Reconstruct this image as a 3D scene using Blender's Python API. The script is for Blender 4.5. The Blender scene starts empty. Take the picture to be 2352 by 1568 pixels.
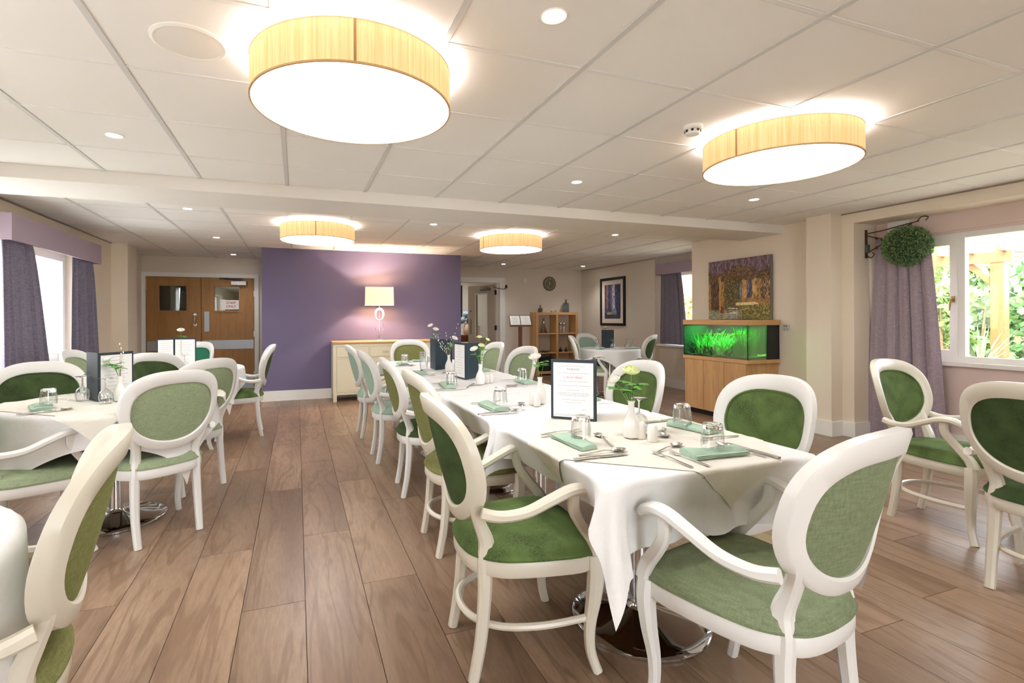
import bpy, bmesh, math, random
from mathutils import Vector, Matrix, noise
R = math.radians
PI = math.pi
rnd = random.Random(7)
scene = bpy.context.scene
C = scene.collection

# ---------------------------------------------------------------- camera
HC = 1.215
CEIL = 2.256
cd = bpy.data.cameras.new('camera')
cd.sensor_fit = 'HORIZONTAL'
cd.sensor_width = 36.0
cd.lens = 1139.0 / 2352 * 36
cd.shift_x = (1176 - 1090.6) / 2352
cd.shift_y = -(784 - 729.4) / 2352
cd.clip_start = 0.02
cam = bpy.data.objects.new('camera', cd)
C.objects.link(cam)
cam.matrix_world = Matrix.Translation((0, 0, HC)) @ Matrix.Rotation(-0.3446, 4, 'Z') @ Matrix.Rotation(R(90), 4, 'X') @ Matrix.Rotation(-0.004, 4, 'Z')
scene.camera = cam

# ---------------------------------------------------------------- world, sun, exposure
w = bpy.data.worlds.new('world')
scene.world = w
w.use_nodes = True
bg = w.node_tree.nodes['Background']
bg.inputs[0].default_value = (0.86, 0.93, 1.0, 1)
bg.inputs[1].default_value = 5.2
sd = bpy.data.lights.new('sun', 'SUN')
sd.energy = 5.5
sd.angle = R(3)
sd.color = (1, 0.95, 0.86)
sun = bpy.data.objects.new('sun', sd)
C.objects.link(sun)
sun.rotation_euler = Vector((-0.45, -0.35, 0.82)).to_track_quat('Z', 'Y').to_euler()
vs = scene.view_settings
vs.view_transform = 'Standard'
vs.look = 'None'
vs.gamma = 1.0
vs.exposure = 1.38
vs.use_curve_mapping = False
LAMP = 5.0        # drum lamp diffuser
HALO = 13.0       # drum lamp up light
SPOT = 10.0       # recessed spots, watts
scene.cycles.max_bounces = 10
scene.cycles.diffuse_bounces = 5
scene.cycles.glossy_bounces = 4
scene.cycles.transmission_bounces = 8
scene.cycles.transparent_max_bounces = 16
scene.cycles.sample_clamp_indirect = 6
scene.cycles.caustics_reflective = False
scene.cycles.caustics_refractive = False
scene.cycles.use_denoising = True
scene.cycles.use_adaptive_sampling = True
scene.cycles.adaptive_threshold = 0.04

# ---------------------------------------------------------------- materials
def lin(c):
    return tuple((x / 255 / 12.92) if x / 255 <= 0.04045 else ((x / 255 + 0.055) / 1.055) ** 2.4 for x in c) + (1,)

def mat(name, col, rough=0.6, metal=0.0, spec=0.5, **kw):
    m = bpy.data.materials.new(name)
    m.use_nodes = True
    b = m.node_tree.nodes['Principled BSDF']
    b.inputs['Base Color'].default_value = lin(col)
    b.inputs['Roughness'].default_value = rough
    b.inputs['Metallic'].default_value = metal
    b.inputs['Specular IOR Level'].default_value = spec
    for k, v in kw.items():
        b.inputs[k].default_value = v
    return m

class G:
    """tiny node graph helper"""
    def __init__(self, m):
        self.m = m; self.t = m.node_tree; self.b = m.node_tree.nodes.get('Principled BSDF')
    def n(self, typ, ins=None, **at):
        x = self.t.nodes.new(typ)
        for k, v in at.items():
            setattr(x, k, v)
        for k, v in (ins or {}).items():
            if isinstance(v, bpy.types.NodeSocket):
                self.t.links.new(v, x.inputs[k])
            else:
                x.inputs[k].default_value = v
        return x
    def l(self, a, b):
        self.t.links.new(a, b)
    def coord(self, kind='Object', scale=(1, 1, 1), loc=(0, 0, 0)):
        c = self.n('ShaderNodeTexCoord')
        mp = self.n('ShaderNodeMapping', {'Vector': c.outputs[kind], 'Scale': scale, 'Location': loc})
        return mp.outputs[0]
    def noise(self, vec, scale=5, detail=3, rough=0.5, dist=0.0):
        return self.n('ShaderNodeTexNoise', {'Vector': vec, 'Scale': scale, 'Detail': detail, 'Roughness': rough, 'Distortion': dist})
    def ramp(self, fac, stops):
        r = self.n('ShaderNodeValToRGB', {'Fac': fac})
        e = r.color_ramp.elements
        while len(e) < len(stops):
            e.new(0.5)
        for i, (p, c) in enumerate(stops):
            e[i].position = p
            e[i].color = c
        return r.outputs[0]
    def mix(self, fac, a, b, blend='MIX'):
        x = self.n('ShaderNodeMix', data_type='RGBA', blend_type=blend)
        for s, v in ((0, fac), (6, a), (7, b)):
            if isinstance(v, bpy.types.NodeSocket):
                self.l(v, x.inputs[s])
            else:
                x.inputs[s].default_value = v
        return x.outputs[2]
    def bump(self, h, strength=0.2, dist=0.01):
        b = self.n('ShaderNodeBump', {'Height': h, 'Strength': strength, 'Distance': dist})
        self.l(b.outputs[0], self.b.inputs['Normal'])
    def base(self, c):
        self.l(c, self.b.inputs['Base Color'])

def vary(c, d):
    return lin(tuple(max(0, min(255, x + d)) for x in c))

def fabric(name, col, d=14, scale=260, sheen=0.4, weave=True, blotch=0):
    m = mat(name, col, 0.92, spec=0.2)
    g = G(m)
    g.b.inputs['Sheen Weight'].default_value = sheen * .3
    g.b.inputs['Sheen Tint'].default_value = vary(tuple(min(255, q * 1.5) for q in col), 10)
    g.b.inputs['Sheen Roughness'].default_value = 0.5
    v = g.coord()
    if weave:
        a = g.noise(g.coord(scale=(1, 1, 0.12)), scale, 2).outputs[0]
        b = g.noise(g.coord(scale=(0.12, 0.12, 1)), scale, 2).outputs[0]
        f = g.n('ShaderNodeMath', {0: a, 1: b}, operation='ADD').outputs[0]
        f = g.n('ShaderNodeMath', {0: f, 1: 0.5}, operation='MULTIPLY').outputs[0]
    else:
        f = g.noise(v, scale, 4, 0.7).outputs[0]
    c = g.ramp(f, [(0.36, vary(col, -d)), (0.64, vary(col, d))])
    if blotch:
        n2 = g.noise(v, 9, 3).outputs[0]
        c = g.mix(g.ramp(n2, [(0.35, (0, 0, 0, 1)), (0.65, (1, 1, 1, 1))]), c, vary(tuple(min(255, x * 1.25) for x in col), blotch))
    g.base(c)
    g.bump(f, 0.25, 0.002)
    return m

def wood(name, c1, c2, axis=2, scale=14, rough=0.45, bump=0.05):
    m = mat(name, c1, rough, spec=0.4)
    g = G(m)
    s = [1, 1, 1]
    s[axis] = 0.07
    v = g.coord(scale=tuple(s))
    f = g.noise(v, scale, 6, 0.6, 0.6).outputs[0]
    f2 = g.noise(v, scale * 7, 3, 0.6).outputs[0]
    c = g.ramp(f, [(0.3, lin(c1)), (0.7, lin(c2))])
    dk = lin(tuple(x * 0.8 for x in c1))
    c = g.mix(g.ramp(f2, [(0.52, (0, 0, 0, 1)), (0.75, (0.6, 0.6, 0.6, 1))]), c, dk)
    g.base(c)
    g.bump(f2, bump, 0.003)
    return m

def paint(name, col, rough=0.75, bump=0.06, sc=180, spec=0.3, d=2):
    m = mat(name, col, rough, spec=spec)
    g = G(m)
    v = g.coord('Object')
    f = g.noise(v, sc, 3).outputs[0]
    g.base(g.ramp(g.noise(v, 1.3, 2).outputs[0], [(0.3, vary(col, -d)), (0.7, vary(col, d))]))
    g.bump(f, bump, 0.002)
    return m

def emit(name, col, strength):
    m = bpy.data.materials.new(name)
    m.use_nodes = True
    t = m.node_tree
    t.nodes.clear()
    e = t.nodes.new('ShaderNodeEmission')
    e.inputs[0].default_value = lin(col)
    e.inputs[1].default_value = strength
    o = t.nodes.new('ShaderNodeOutputMaterial')
    t.links.new(e.outputs[0], o.inputs[0])
    return m

def pane_mat(name, tint=(1, 1, 1, 1), gloss=0.08):
    m = bpy.data.materials.new(name)
    m.use_nodes = True
    t = m.node_tree
    t.nodes.clear()
    tr = t.nodes.new('ShaderNodeBsdfTransparent')
    tr.inputs[0].default_value = tint
    gl = t.nodes.new('ShaderNodeBsdfGlossy')
    gl.inputs['Roughness'].default_value = 0.02
    lw = t.nodes.new('ShaderNodeLayerWeight')
    lw.inputs[0].default_value = 0.25
    mu = t.nodes.new('ShaderNodeMath')
    mu.operation = 'MULTIPLY_ADD'
    mu.inputs[1].default_value = 0.5
    mu.inputs[2].default_value = gloss * 0.3
    mx = t.nodes.new('ShaderNodeMixShader')
    o = t.nodes.new('ShaderNodeOutputMaterial')
    t.links.new(lw.outputs[0], mu.inputs[0])
    t.links.new(mu.outputs[0], mx.inputs[0])
    t.links.new(tr.outputs[0], mx.inputs[1])
    t.links.new(gl.outputs[0], mx.inputs[2])
    t.links.new(mx.outputs[0], o.inputs[0])
    return m

M = {}
M['wall'] = paint('cream wall paint', (234, 222, 203))
M['wall_far'] = paint('taupe wall paint', (224, 213, 198))
M['purple'] = paint('purple wall paint', (112, 104, 134), 0.7, 0.12, 260)
M['pink'] = paint('pale pink wall paint', (224, 204, 196))
M['white'] = paint('white trim paint', (240, 238, 232), 0.45, 0.02)
M['ceil'] = paint('ceiling tile', (242, 240, 236), 0.9, 0.25, 320, 0.1, 1)
M['grid'] = mat('ceiling bar', (214, 214, 212), 0.5)
M['grid2'] = mat('pale ceiling bar', (234, 234, 232), 0.5)
M['chair_white'] = paint('white painted wood', (227, 225, 220), 0.35, 0.02, 60, 0.5)
M['chair_cream'] = paint('cream painted wood', (218, 211, 194), 0.35, 0.02, 60, 0.5)
M['f_dark'] = fabric('dark green velvet', (50, 64, 36), 13, 160, 0.55, False, 6)
M['f_moss'] = fabric('moss green velvet', (70, 86, 46), 15, 150, 0.55, False, 6)
M['f_sage'] = fabric('sage green weave', (142, 154, 122), 11)
M['f_mint'] = fabric('mint green weave', (150, 172, 154), 9)
M['f_olive'] = fabric('olive green weave', (116, 116, 70), 11)
M['f_emerald'] = fabric('emerald green velvet', (44, 108, 80), 9, 160, 0.5, False)
M['pipe'] = M['f_dark']
M['chrome'] = mat('polished chrome', (215, 216, 220), 0.06, 1.0)
M['steel'] = mat('brushed steel', (190, 190, 188), 0.25, 1.0)
M['cutlery'] = mat('stainless cutlery', (222, 219, 214), 0.2, 1.0)
M['porcelain'] = mat('white porcelain', (238, 234, 228), 0.18)
M['black'] = mat('black plastic', (24, 24, 26), 0.4)
M['leather'] = paint('dark slate leatherette', (52, 60, 66), 0.5, 0.2, 400)
M['teal_leather'] = paint('dark teal leatherette', (36, 56, 68), 0.45, 0.2, 400)
M['paper'] = mat('white paper', (238, 236, 234), 0.7)
M['ink'] = mat('grey ink', (90, 88, 92), 0.8)
M['ink_red'] = mat('red ink', (205, 70, 74), 0.8)
M['ink_light'] = mat('pale grey ink', (168, 166, 168), 0.8)
M['oak'] = wood('light oak', (196, 150, 98), (214, 172, 120), 0)
M['oak_v'] = wood('light oak upright', (192, 144, 92), (212, 168, 116), 2)
M['beech_v'] = wood('pale oak laminate', (190, 146, 98), (210, 168, 118), 2, 9)
M['beech_h'] = wood('pale oak laminate sideways', (200, 154, 104), (216, 172, 120), 1, 9)
M['doorwood'] = wood('oak door veneer', (158, 112, 62), (176, 128, 76), 2, 18)
M['darkwood'] = wood('dark varnished wood', (120, 66, 32), (146, 84, 42), 2)
M['cream_unit'] = paint('cream furniture paint', (228, 220, 192), 0.5, 0.02, 60)
M['napkin'] = fabric('pale green napkin linen', (168, 194, 172), 5, 500, 0.2)
M['steel_plate'] = mat('satin aluminium plate', (176, 180, 184), 0.4, 0.6)
M['black_plinth'] = mat('black plinth', (20, 20, 20), 0.6)
M['taupe_door'] = paint('taupe door paint', (188, 174, 158), 0.5)
M['stem'] = mat('green stem', (104, 150, 70), 0.6)
M['leaf'] = mat('flower leaf', (92, 150, 62), 0.55)
M['petal'] = mat('white petal', (244, 240, 230), 0.7, **{'Subsurface Weight': 0.0})
M['petal_y'] = mat('lime white petal', (226, 232, 170), 0.7)
M['twig'] = mat('brown twig', (120, 96, 84), 0.7)
M['pane'] = pane_mat('window pane')
M['bronze'] = mat('bronze metal', (96, 70, 58), 0.45, 0.7)

m = mat('clear glass', (255, 255, 255), 0.0, **{'Transmission Weight': 1.0, 'IOR': 1.45}); M['glass'] = m
M['thin_glass'] = pane_mat('thin glass wall', (0.97, 0.98, 0.98, 1), 0.5)
def tint_glass(n, c):
    return mat(n, c, 0.03, **{'Transmission Weight': 0.85, 'IOR': 1.4})
M['glass_smoke'] = tint_glass('smoked glass', (110, 100, 104))
M['glass_blue'] = tint_glass('blue grey glass', (128, 146, 156))
M['glass_dark'] = tint_glass('dark glass', (50, 38, 44))
M['glass_red'] = tint_glass('wine red glass', (96, 36, 60))

# table linen with faint damask pattern
def linen(name, col):
    m = mat(name, col, 0.75, spec=0.25)
    g = G(m)
    v = g.coord()
    f = g.noise(v, 700, 2).outputs[0]
    f2 = g.noise(v, 5, 4, 0.6, 1.5).outputs[0]
    g.base(g.ramp(f2, [(0.35, vary(col, -3)), (0.65, vary(col, 3))]))
    s = g.n('ShaderNodeMath', {0: f, 1: 0.15}, operation='MULTIPLY')
    a = g.n('ShaderNodeMath', {0: f2, 1: s.outputs[0]}, operation='ADD')
    g.bump(a.outputs[0], 0.35, 0.012)
    return m
M['linen'] = linen('white table linen', (228, 226, 224))
M['slip'] = linen('ivory table linen', (224, 219, 206))

def curtain_mat(name, c1, c2):
    m = mat(name, c1, 0.85, spec=0.25)
    g = G(m)
    g.b.inputs['Sheen Weight'].default_value = 0.3
    f = g.noise(g.coord(scale=(1, 1, 8)), 30, 5, 0.75).outputs[0]
    f2 = g.noise(g.coord(scale=(1, 1, .5)), 200, 2, 0.7).outputs[0]
    s = g.n('ShaderNodeMath', {0: f, 1: f2}, operation='ADD').outputs[0]
    s = g.n('ShaderNodeMath', {0: s, 1: .5}, operation='MULTIPLY').outputs[0]
    g.base(g.ramp(s, [(0.38, lin(c1)), (0.62, lin(c2))]))
    g.bump(s, 0.2, 0.003)
    return m
M['curtain_l'] = curtain_mat('slate lilac curtain', (92, 88, 106), (146, 138, 154))
M['curtain_r'] = curtain_mat('mauve curtain', (140, 124, 136), (184, 170, 178))
M['pelmet'] = paint('lilac pelmet', (172, 156, 170), 0.85, 0.1, 300)

# plank floor: wood grain along y, varied per plank
m = mat('wood plank floor', (140, 112, 88), 0.38, spec=0.45); g = G(m)
oi = g.n('ShaderNodeObjectInfo')
geo = g.n('ShaderNodeNewGeometry')
off = g.n('ShaderNodeVectorMath', {0: geo.outputs['Position'], 1: (1, 0.13, 1)}, operation='MULTIPLY')
rv = g.n('ShaderNodeMath', {0: oi.outputs['Random'], 1: 37.0}, operation='MULTIPLY')
cb = g.n('ShaderNodeCombineXYZ', {0: 0.0, 1: rv.outputs[0], 2: rv.outputs[0]})
vv = g.n('ShaderNodeVectorMath', {0: off.outputs[0], 1: cb.outputs[0]}, operation='ADD').outputs[0]
f1 = g.noise(vv, 7, 2, 0.5, 1.2)
wv = g.n('ShaderNodeMath', {0: f1.outputs[0], 1: 26.0}, operation='MULTIPLY')
sn = g.n('ShaderNodeMath', {0: wv.outputs[0]}, operation='SINE')
f3 = g.noise(vv, 90, 4, 0.7)
f4 = g.noise(vv, 3.2, 2)
c = g.ramp(f4.outputs[0], [(0.3, lin((124, 98, 78))), (0.7, lin((164, 136, 112)))])
c = g.mix(g.ramp(sn.outputs[0], [(0.25, (0.0, 0.0, 0.0, 1)), (1.0, (0.5, 0.5, 0.5, 1))]), c, lin((108, 80, 58)))
c = g.mix(g.ramp(f3.outputs[0], [(0.4, (0, 0, 0, 1)), (0.75, (0.45, 0.45, 0.45, 1))]), c, lin((104, 80, 60)))
hs = g.n('ShaderNodeHueSaturation', {'Color': c})
vr = g.n('ShaderNodeMapRange', {0: oi.outputs['Random'], 3: 0.90, 4: 1.10})
g.l(vr.outputs[0], hs.inputs['Value'])
g.base(hs.outputs[0])
rr = g.n('ShaderNodeMapRange', {0: f3.outputs[0], 3: 0.24, 4: 0.42})
g.l(rr.outputs[0], g.b.inputs['Roughness'])
g.bump(f3.outputs[0], 0.06, 0.002)
M['plank'] = m

# drum shade: silk with vertical slubs, glows from the bulbs inside
m = mat('slub silk shade', (222, 180, 118), 0.8, spec=0.1); g = G(m)
v = g.coord(scale=(1, 1, 0.03))
f = g.noise(v, 60, 4, 0.8).outputs[0]
f2 = g.noise(g.coord(scale=(1, 1, 0.14)), 34, 4, 0.75).outputs[0]
c = g.ramp(f, [(0.3, lin((218, 164, 110))), (0.7, lin((240, 198, 146)))])
c = g.mix(g.ramp(f2, [(0.63, (0, 0, 0, 1)), (0.72, (0.55, 0.55, 0.55, 1))]), c, lin((196, 144, 90)))
g.base(c)
g.l(c, g.b.inputs['Emission Color'])
g.b.inputs['Emission Strength'].default_value = 0.30
M['silk'] = m
M['diffuser'] = emit('lit diffuser', (252, 252, 255), LAMP)
M['halo'] = emit('lit bulbs', (253, 252, 255), HALO)
M['spot_face'] = emit('lit spot', (255, 252, 245), 30)

# ---------------------------------------------------------------- mesh helpers
class MB:
    def __init__(self):
        self.v = []; self.f = []
    def add(self, vs, fs):
        o = len(self.v)
        self.v += [tuple(p) for p in vs]
        self.f += [tuple(i + o for i in f) for f in fs]
        return self
    def box(self, x0, y0, z0, x1, y1, z1):
        x0, x1 = min(x0, x1), max(x0, x1); y0, y1 = min(y0, y1), max(y0, y1); z0, z1 = min(z0, z1), max(z0, z1)
        return self.add([(x0, y0, z0), (x1, y0, z0), (x1, y1, z0), (x0, y1, z0), (x0, y0, z1), (x1, y0, z1), (x1, y1, z1), (x0, y1, z1)],
                        [(0, 3, 2, 1), (4, 5, 6, 7), (0, 1, 5, 4), (1, 2, 6, 5), (2, 3, 7, 6), (3, 0, 4, 7)])
    def bbox(self, x0, y0, z0, x1, y1, z1, b=0.004):
        """box with chamfered vertical and top edges"""
        x0, x1 = min(x0, x1), max(x0, x1); y0, y1 = min(y0, y1), max(y0, y1)
        def ring(i, z):
            a, c2, e, f = x0 + i, x1 - i, y0 + i, y1 - i
            q = b
            return [(a + q, e, z), (c2 - q, e, z), (c2, e + q, z), (c2, f - q, z), (c2 - q, f, z), (a + q, f, z), (a, f - q, z), (a, e + q, z)]
        rs = [ring(b, z0), ring(0, z0 + b), ring(0, z1 - b), ring(b, z1)]
        return self.loft(rs, True, True, True)
    def loft(self, rings, closed=True, cap0=False, cap1=False):
        n = len(rings[0]); vs = [p for r in rings for p in r]; fs = []
        for i in range(len(rings) - 1):
            for j in range(n if closed else n - 1):
                k = (j + 1) % n
                fs.append((i * n + j, i * n + k, (i + 1) * n + k, (i + 1) * n + j))
        if cap0: fs.append(tuple(range(n - 1, -1, -1)))
        if cap1: fs.append(tuple((len(rings) - 1) * n + j for j in range(n)))
        return self.add(vs, fs)
    def lathe(self, prof, n=24, c=(0, 0, 0), cap0=False, cap1=False):
        rings = [[(c[0] + r * math.cos(2 * PI * j / n), c[1] + r * math.sin(2 * PI * j / n), c[2] + z) for j in range(n)] for r, z in prof]
        return self.loft(rings, True, cap0, cap1)
    def tube(self, pts, rad, n=8, caps=True):
        pts = [Vector(p) for p in pts]
        rs = rad if isinstance(rad, (list, tuple)) else [rad] * len(pts)
        rings = []; up = None
        for i, p in enumerate(pts):
            t = (pts[min(i + 1, len(pts) - 1)] - pts[max(i - 1, 0)])
            t = t.normalized() if t.length > 1e-9 else Vector((0, 0, 1))
            if up is None:
                up = Vector((0, 0, 1)) if abs(t.z) < 0.9 else Vector((1, 0, 0))
            a = t.cross(up).normalized(); b = a.cross(t).normalized(); up = b
            rings.append([p + (a * math.cos(2 * PI * j / n) + b * math.sin(2 * PI * j / n)) * rs[i] for j in range(n)])
        return self.loft(rings, True, caps, caps)
    def bar(self, pts, sizes, side=(1, 0, 0), bev=0.25):
        """sweep a chamfered rectangle: sizes (w along side, t across)"""
        pts = [Vector(p) for p in pts]; side0 = Vector(side).normalized(); rings = []
        for i, p in enumerate(pts):
            t = (pts[min(i + 1, len(pts) - 1)] - pts[max(i - 1, 0)]).normalized()
            s = (side0 - t * side0.dot(t)).normalized(); b = t.cross(s).normalized()
            wd, th = sizes[i] if isinstance(sizes, list) else sizes
            q = min(wd, th) * bev; a, e = wd / 2, th / 2
            rings.append([p + s * x + b * y for x, y in ((-a + q, -e), (a - q, -e), (a, -e + q), (a, e - q), (a - q, e), (-a + q, e), (-a, e - q), (-a, -e + q))])
        return self.loft(rings, True, True, True)
    def mesh(self, name):
        me = bpy.data.meshes.new(name)
        me.from_pydata(self.v, [], self.f)
        bm = bmesh.new(); bm.from_mesh(me)
        bmesh.ops.recalc_face_normals(bm, faces=bm.faces)
        bm.to_mesh(me); bm.free()
        return me

def obj(name, mb, m, parent=None, smooth=35, loc=None):
    me = mb.mesh(name) if isinstance(mb, MB) else mb
    if m is not None and len(me.materials) == 0:
        me.materials.append(m)
    if smooth and not me.get('sm'):
        me.shade_smooth()
        me.set_sharp_from_angle(angle=R(smooth))
        me['sm'] = 1
    o = bpy.data.objects.new(name, me)
    C.objects.link(o)
    if parent: o.parent = parent
    if loc: o.location = loc
    return o

def tag(o, label, cat, group=None, kind=None):
    o['label'] = label; o['category'] = cat
    if group: o['group'] = group
    if kind: o['kind'] = kind
    return o

def thing(name, label, cat, loc=(0, 0, 0), rz=0, group=None):
    o = bpy.data.objects.new(name, None)
    o.empty_display_size = 0.1
    C.objects.link(o)
    o.location = loc; o.rotation_euler = (0, 0, rz)
    return tag(o, label, cat, group)

def struct(name, mb, m, smooth=0, parent=None):
    o = obj(name, mb, m, parent, smooth)
    if not parent: o['kind'] = 'structure'
    return o

def dup(root, loc, rz, label, group=None, **at):
    r = root.copy(); C.objects.link(r)
    r.location = loc
    r.rotation_euler = (0, 0, rz) if not isinstance(rz, tuple) else rz
    r['label'] = label
    if group: r['group'] = group
    for ch in list(root.children):
        c = ch.copy(); C.objects.link(c); c.parent = r
        for gch in ch.children:
            d = gch.copy(); C.objects.link(d); d.parent = c
    return r

def cr(pts, n=6):
    """Catmull-Rom through points of any dimension"""
    P = [pts[0]] + list(pts) + [pts[-1]]; out = []
    for i in range(1, len(P) - 2):
        for k in range(n):
            t = k / n; a, b, c, d = P[i - 1], P[i], P[i + 1], P[i + 2]
            out.append(tuple(0.5 * (2 * b[q] + (c[q] - a[q]) * t + (2 * a[q] - 5 * b[q] + 4 * c[q] - d[q]) * t * t + (3 * b[q] - a[q] - 3 * c[q] + d[q]) * t ** 3) for q in range(len(b))))
    out.append(tuple(pts[-1]))
    return out
# ================================================================ room shell
X0, X1, Y0, Y1 = -2.38, 5.25, -3.0, 9.45
def boxes(*bs):
    m = MB()
    for b in bs: m.box(*b)
    return m

fl = struct('floor', boxes((-2.7, -3.1, -0.12, 6.4, 12.6, -0.012)), mat('floor screed', (70, 56, 46), 0.8))
# planks: 0.25 m wide, 1.5 m long, staggered; 3 mm joints
PW, PL = 0.25, 1.5
lane0 = -2.6
lane = 0; planks = []
x = -2.47
rear = MB(); nplank = 0
while x < 6.2:
    off = [0.0, 0.62, 1.1, 0.3, 0.86, 1.34, 0.5, 1.22, 0.14, 0.74][lane % 10] + 0.07 * (lane // 10)
    y = -3.0 - off
    xr = min(x + PW, 6.2)
    while y < 9.7:
        ya, yb = max(y, -3.05), min(y + PL, 9.7)
        if yb - ya > 0.03:
            vis = yb > 0.9 and xr > -0.45 * yb - 0.3 and x < 1.9 * yb + 0.3 and nplank < 296 and (x < 5.9 or ya > 5)
            mb = MB() if vis else rear
            j = 0.0013
            mb.box(x + j, ya + j, -0.012, xr - j, yb - j, 0.0)
            if vis:
                obj('plank', mb, M['plank'], fl, 0); nplank += 1
        y += PL
    x += PW; lane += 1
rp = obj('rear_planks', rear, M['plank'], fl, 0); rp['kind'] = 'stuff'

# ceiling: tiles 0.6 m on exposed bars
GX0, GY0, T = -1.2702, 2.4046, 0.6
ce = struct('ceiling', boxes((-2.7, -3.1, CEIL + 0.02, 6.4, 12.6, CEIL + 0.14)), M['ceil'])
tile_cache = {}
nt = 0
rest = MB()
BV0, BV1, BZ = 4.15, 4.72, 2.163
def tile(xa, xb, ya, yb):
    global nt
    vis = yb > 0.9 and xb > -0.45 * yb - 0.6 and xa < 1.95 * yb + 0.6 and nt < 298
    g_ = 0.003
    key = (round(xb - xa, 3), round(yb - ya, 3))
    if vis:
        if key not in tile_cache:
            hx, hy = key[0] / 2 - g_, key[1] / 2 - g_
            m_ = MB(); b_ = 0.012
            m_.loft([[(-hx, -hy, 0.012), (hx, -hy, 0.012), (hx, hy, 0.012), (-hx, hy, 0.012)], [(-hx, -hy, 0.004), (hx, -hy, 0.004), (hx, hy, 0.004), (-hx, hy, 0.004)],
                     [(-hx + b_, -hy + b_, 0.0), (hx - b_, -hy + b_, 0.0), (hx - b_, hy - b_, 0.0), (-hx + b_, hy - b_, 0.0)]], True, True, True)
            tile_cache[key] = m_.mesh('ceiling_tile'); tile_cache[key].materials.append(M['ceil'])
        obj('ceiling_tile', tile_cache[key], None, ce, 0, ((xa + xb) / 2, (ya + yb) / 2, CEIL)); nt += 1
    else:
        rest.box(xa + g_, ya + g_, CEIL, xb - g_, yb - g_, CEIL + 0.012)
def cells(a, b, g0):
    k = math.floor((a - g0) / T); out = []
    while g0 + k * T < b - 1e-6:
        p, q = max(a, g0 + k * T), min(b, g0 + (k + 1) * T)
        if q - p > 0.04: out.append((p, q))
        k += 1
    return out
zones = [(X0, X1, Y0, BV0), (X0, X1, BV1, 5.55), (X0, 6.1, 5.55, 9.6)]
for (xa, xb, ya, yb) in zones:
    for (p, q) in cells(xa, xb, GX0):
        for (r_, s_) in cells(ya, yb, GY0):
            if p > -0.5 and q < 2.6 and r_ > 7.9: continue
            tile(p, q, r_, s_)
o = obj('rear_tiles', rest, M['ceil'], ce, 0); o['kind'] = 'stuff'
hw = 0.012
for (xa, xb, ya, yb) in zones:
    k = -3
    while GX0 + k * T < xb:
        xx = GX0 + k * T
        if xa < xx < xb:
            for (s0, s1) in ([(ya, yb)] if not (ya > 5.5 and -0.48 < xx < 2.58) else [(ya, 7.88)]):
                obj('ceiling_bar', boxes((xx - hw, s0, CEIL - 0.004, xx + hw, s1, CEIL + 0.012)), M['grid'], ce, 0)
        k += 1
    k = -12
    while GY0 + k * T < yb:
        yy = GY0 + k * T
        if ya < yy < yb:
            for (s0, s1) in ([(xa, xb)] if yy < 7.88 else [(xa, -0.48), (2.58, xb)]):
                obj('ceiling_bar', boxes((s0, yy - hw * .7, CEIL - 0.002, s1, yy + hw * .7, CEIL + 0.012)), M['grid2'], ce, 0)
        k += 1
struct('trim_1', boxes((X0, BV0, BZ, X1, BV1, CEIL + 0.02)), paint('beam paint', (236, 232, 226), 0.8))

WT = CEIL + 0.1
# left wall with window openings, the one out of view added for daylight
LW = (3.9, 7.06)
struct('wall_left', boxes((-2.60, Y0, 0, X0, 0.2, WT), (-2.60, 0.2, 0, X0, 2.6, 0.74), (-2.60, 0.2, 1.98, X0, 2.6, WT), (-2.60, 2.6, 0, X0, LW[0], WT),
                          (-2.60, LW[0], 0, X0, LW[1], 0.72), (-2.60, LW[0], 1.98, X0, LW[1], WT), (-2.60, LW[1], 0, X0, 9.65, WT)), M['wall'])
struct('wall_left_pier', boxes((X0, 8.04, 0, -2.19, 8.45, WT)), M['wall'])
struct('wall_far_left', boxes((-2.60, 9.45, 0, -2.35, 9.6, WT), (-2.35, 9.45, 1.93, -0.64, 9.6, WT), (-0.64, 9.45, 0, -0.4, 9.6, WT)), M['wall_far'])
struct('wall_middle', boxes((-0.48, 7.88, 0, 2.58, 9.62, WT)), M['purple'])
struct('wall_far_right', boxes((2.5, 9.6, 0, 3.05, 9.75, WT), (3.05, 9.6, 1.97, 4.03, 9.75, WT), (4.03, 9.6, 0, 6.3, 9.75, WT)), M['wall_far'])
struct('wall_right_far', boxes((5.98, 7.2, 0, 6.3, 9.62, WT)), M['wall_far'])
struct('wall_alcove_window', boxes((6.08, 7.02, 0, 6.3, 7.2, WT), (6.08, 5.8, 0, 6.3, 7.02, 0.72), (6.08, 5.8, 1.97, 6.3, 7.02, WT), (6.08, 5.55, 0, 6.3, 5.8, WT)), M['wall_far'])
struct('wall_alcove_side', boxes((5.45, 5.35, 0, 6.3, 5.55, WT)), M['wall_far'])
struct('wall_right', boxes((5.25, 3.39, 0, 5.45, 5.55, WT), (5.45, 3.39, 0, 5.8, 3.55, WT), (5.09, 3.505, 0, 5.25, 3.765, WT),
                           (5.25, 0.3, 2.146, 5.60, 3.39, WT), (5.25, Y0, 0, 5.8, 0.3, WT)), M['wall'])
RW = (0.75, 3.25)
struct('wall_right_recess', boxes((5.59, 0.3, 0, 5.8, RW[0], WT), (5.59, RW[0], 0, 5.8, RW[1], 0.78), (5.59, RW[0], 1.965, 5.8, RW[1], WT), (5.59, RW[1], 0, 5.8, 3.4, WT)), M['pink'])
struct('wall_back', boxes((-2.6, -3.2, 0, 0.0, Y0, WT), (0.0, -3.2, 2.1, 1.55, Y0, WT), (1.55, -3.2, 0, 5.8, Y0, WT)), M['wall'])
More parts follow.
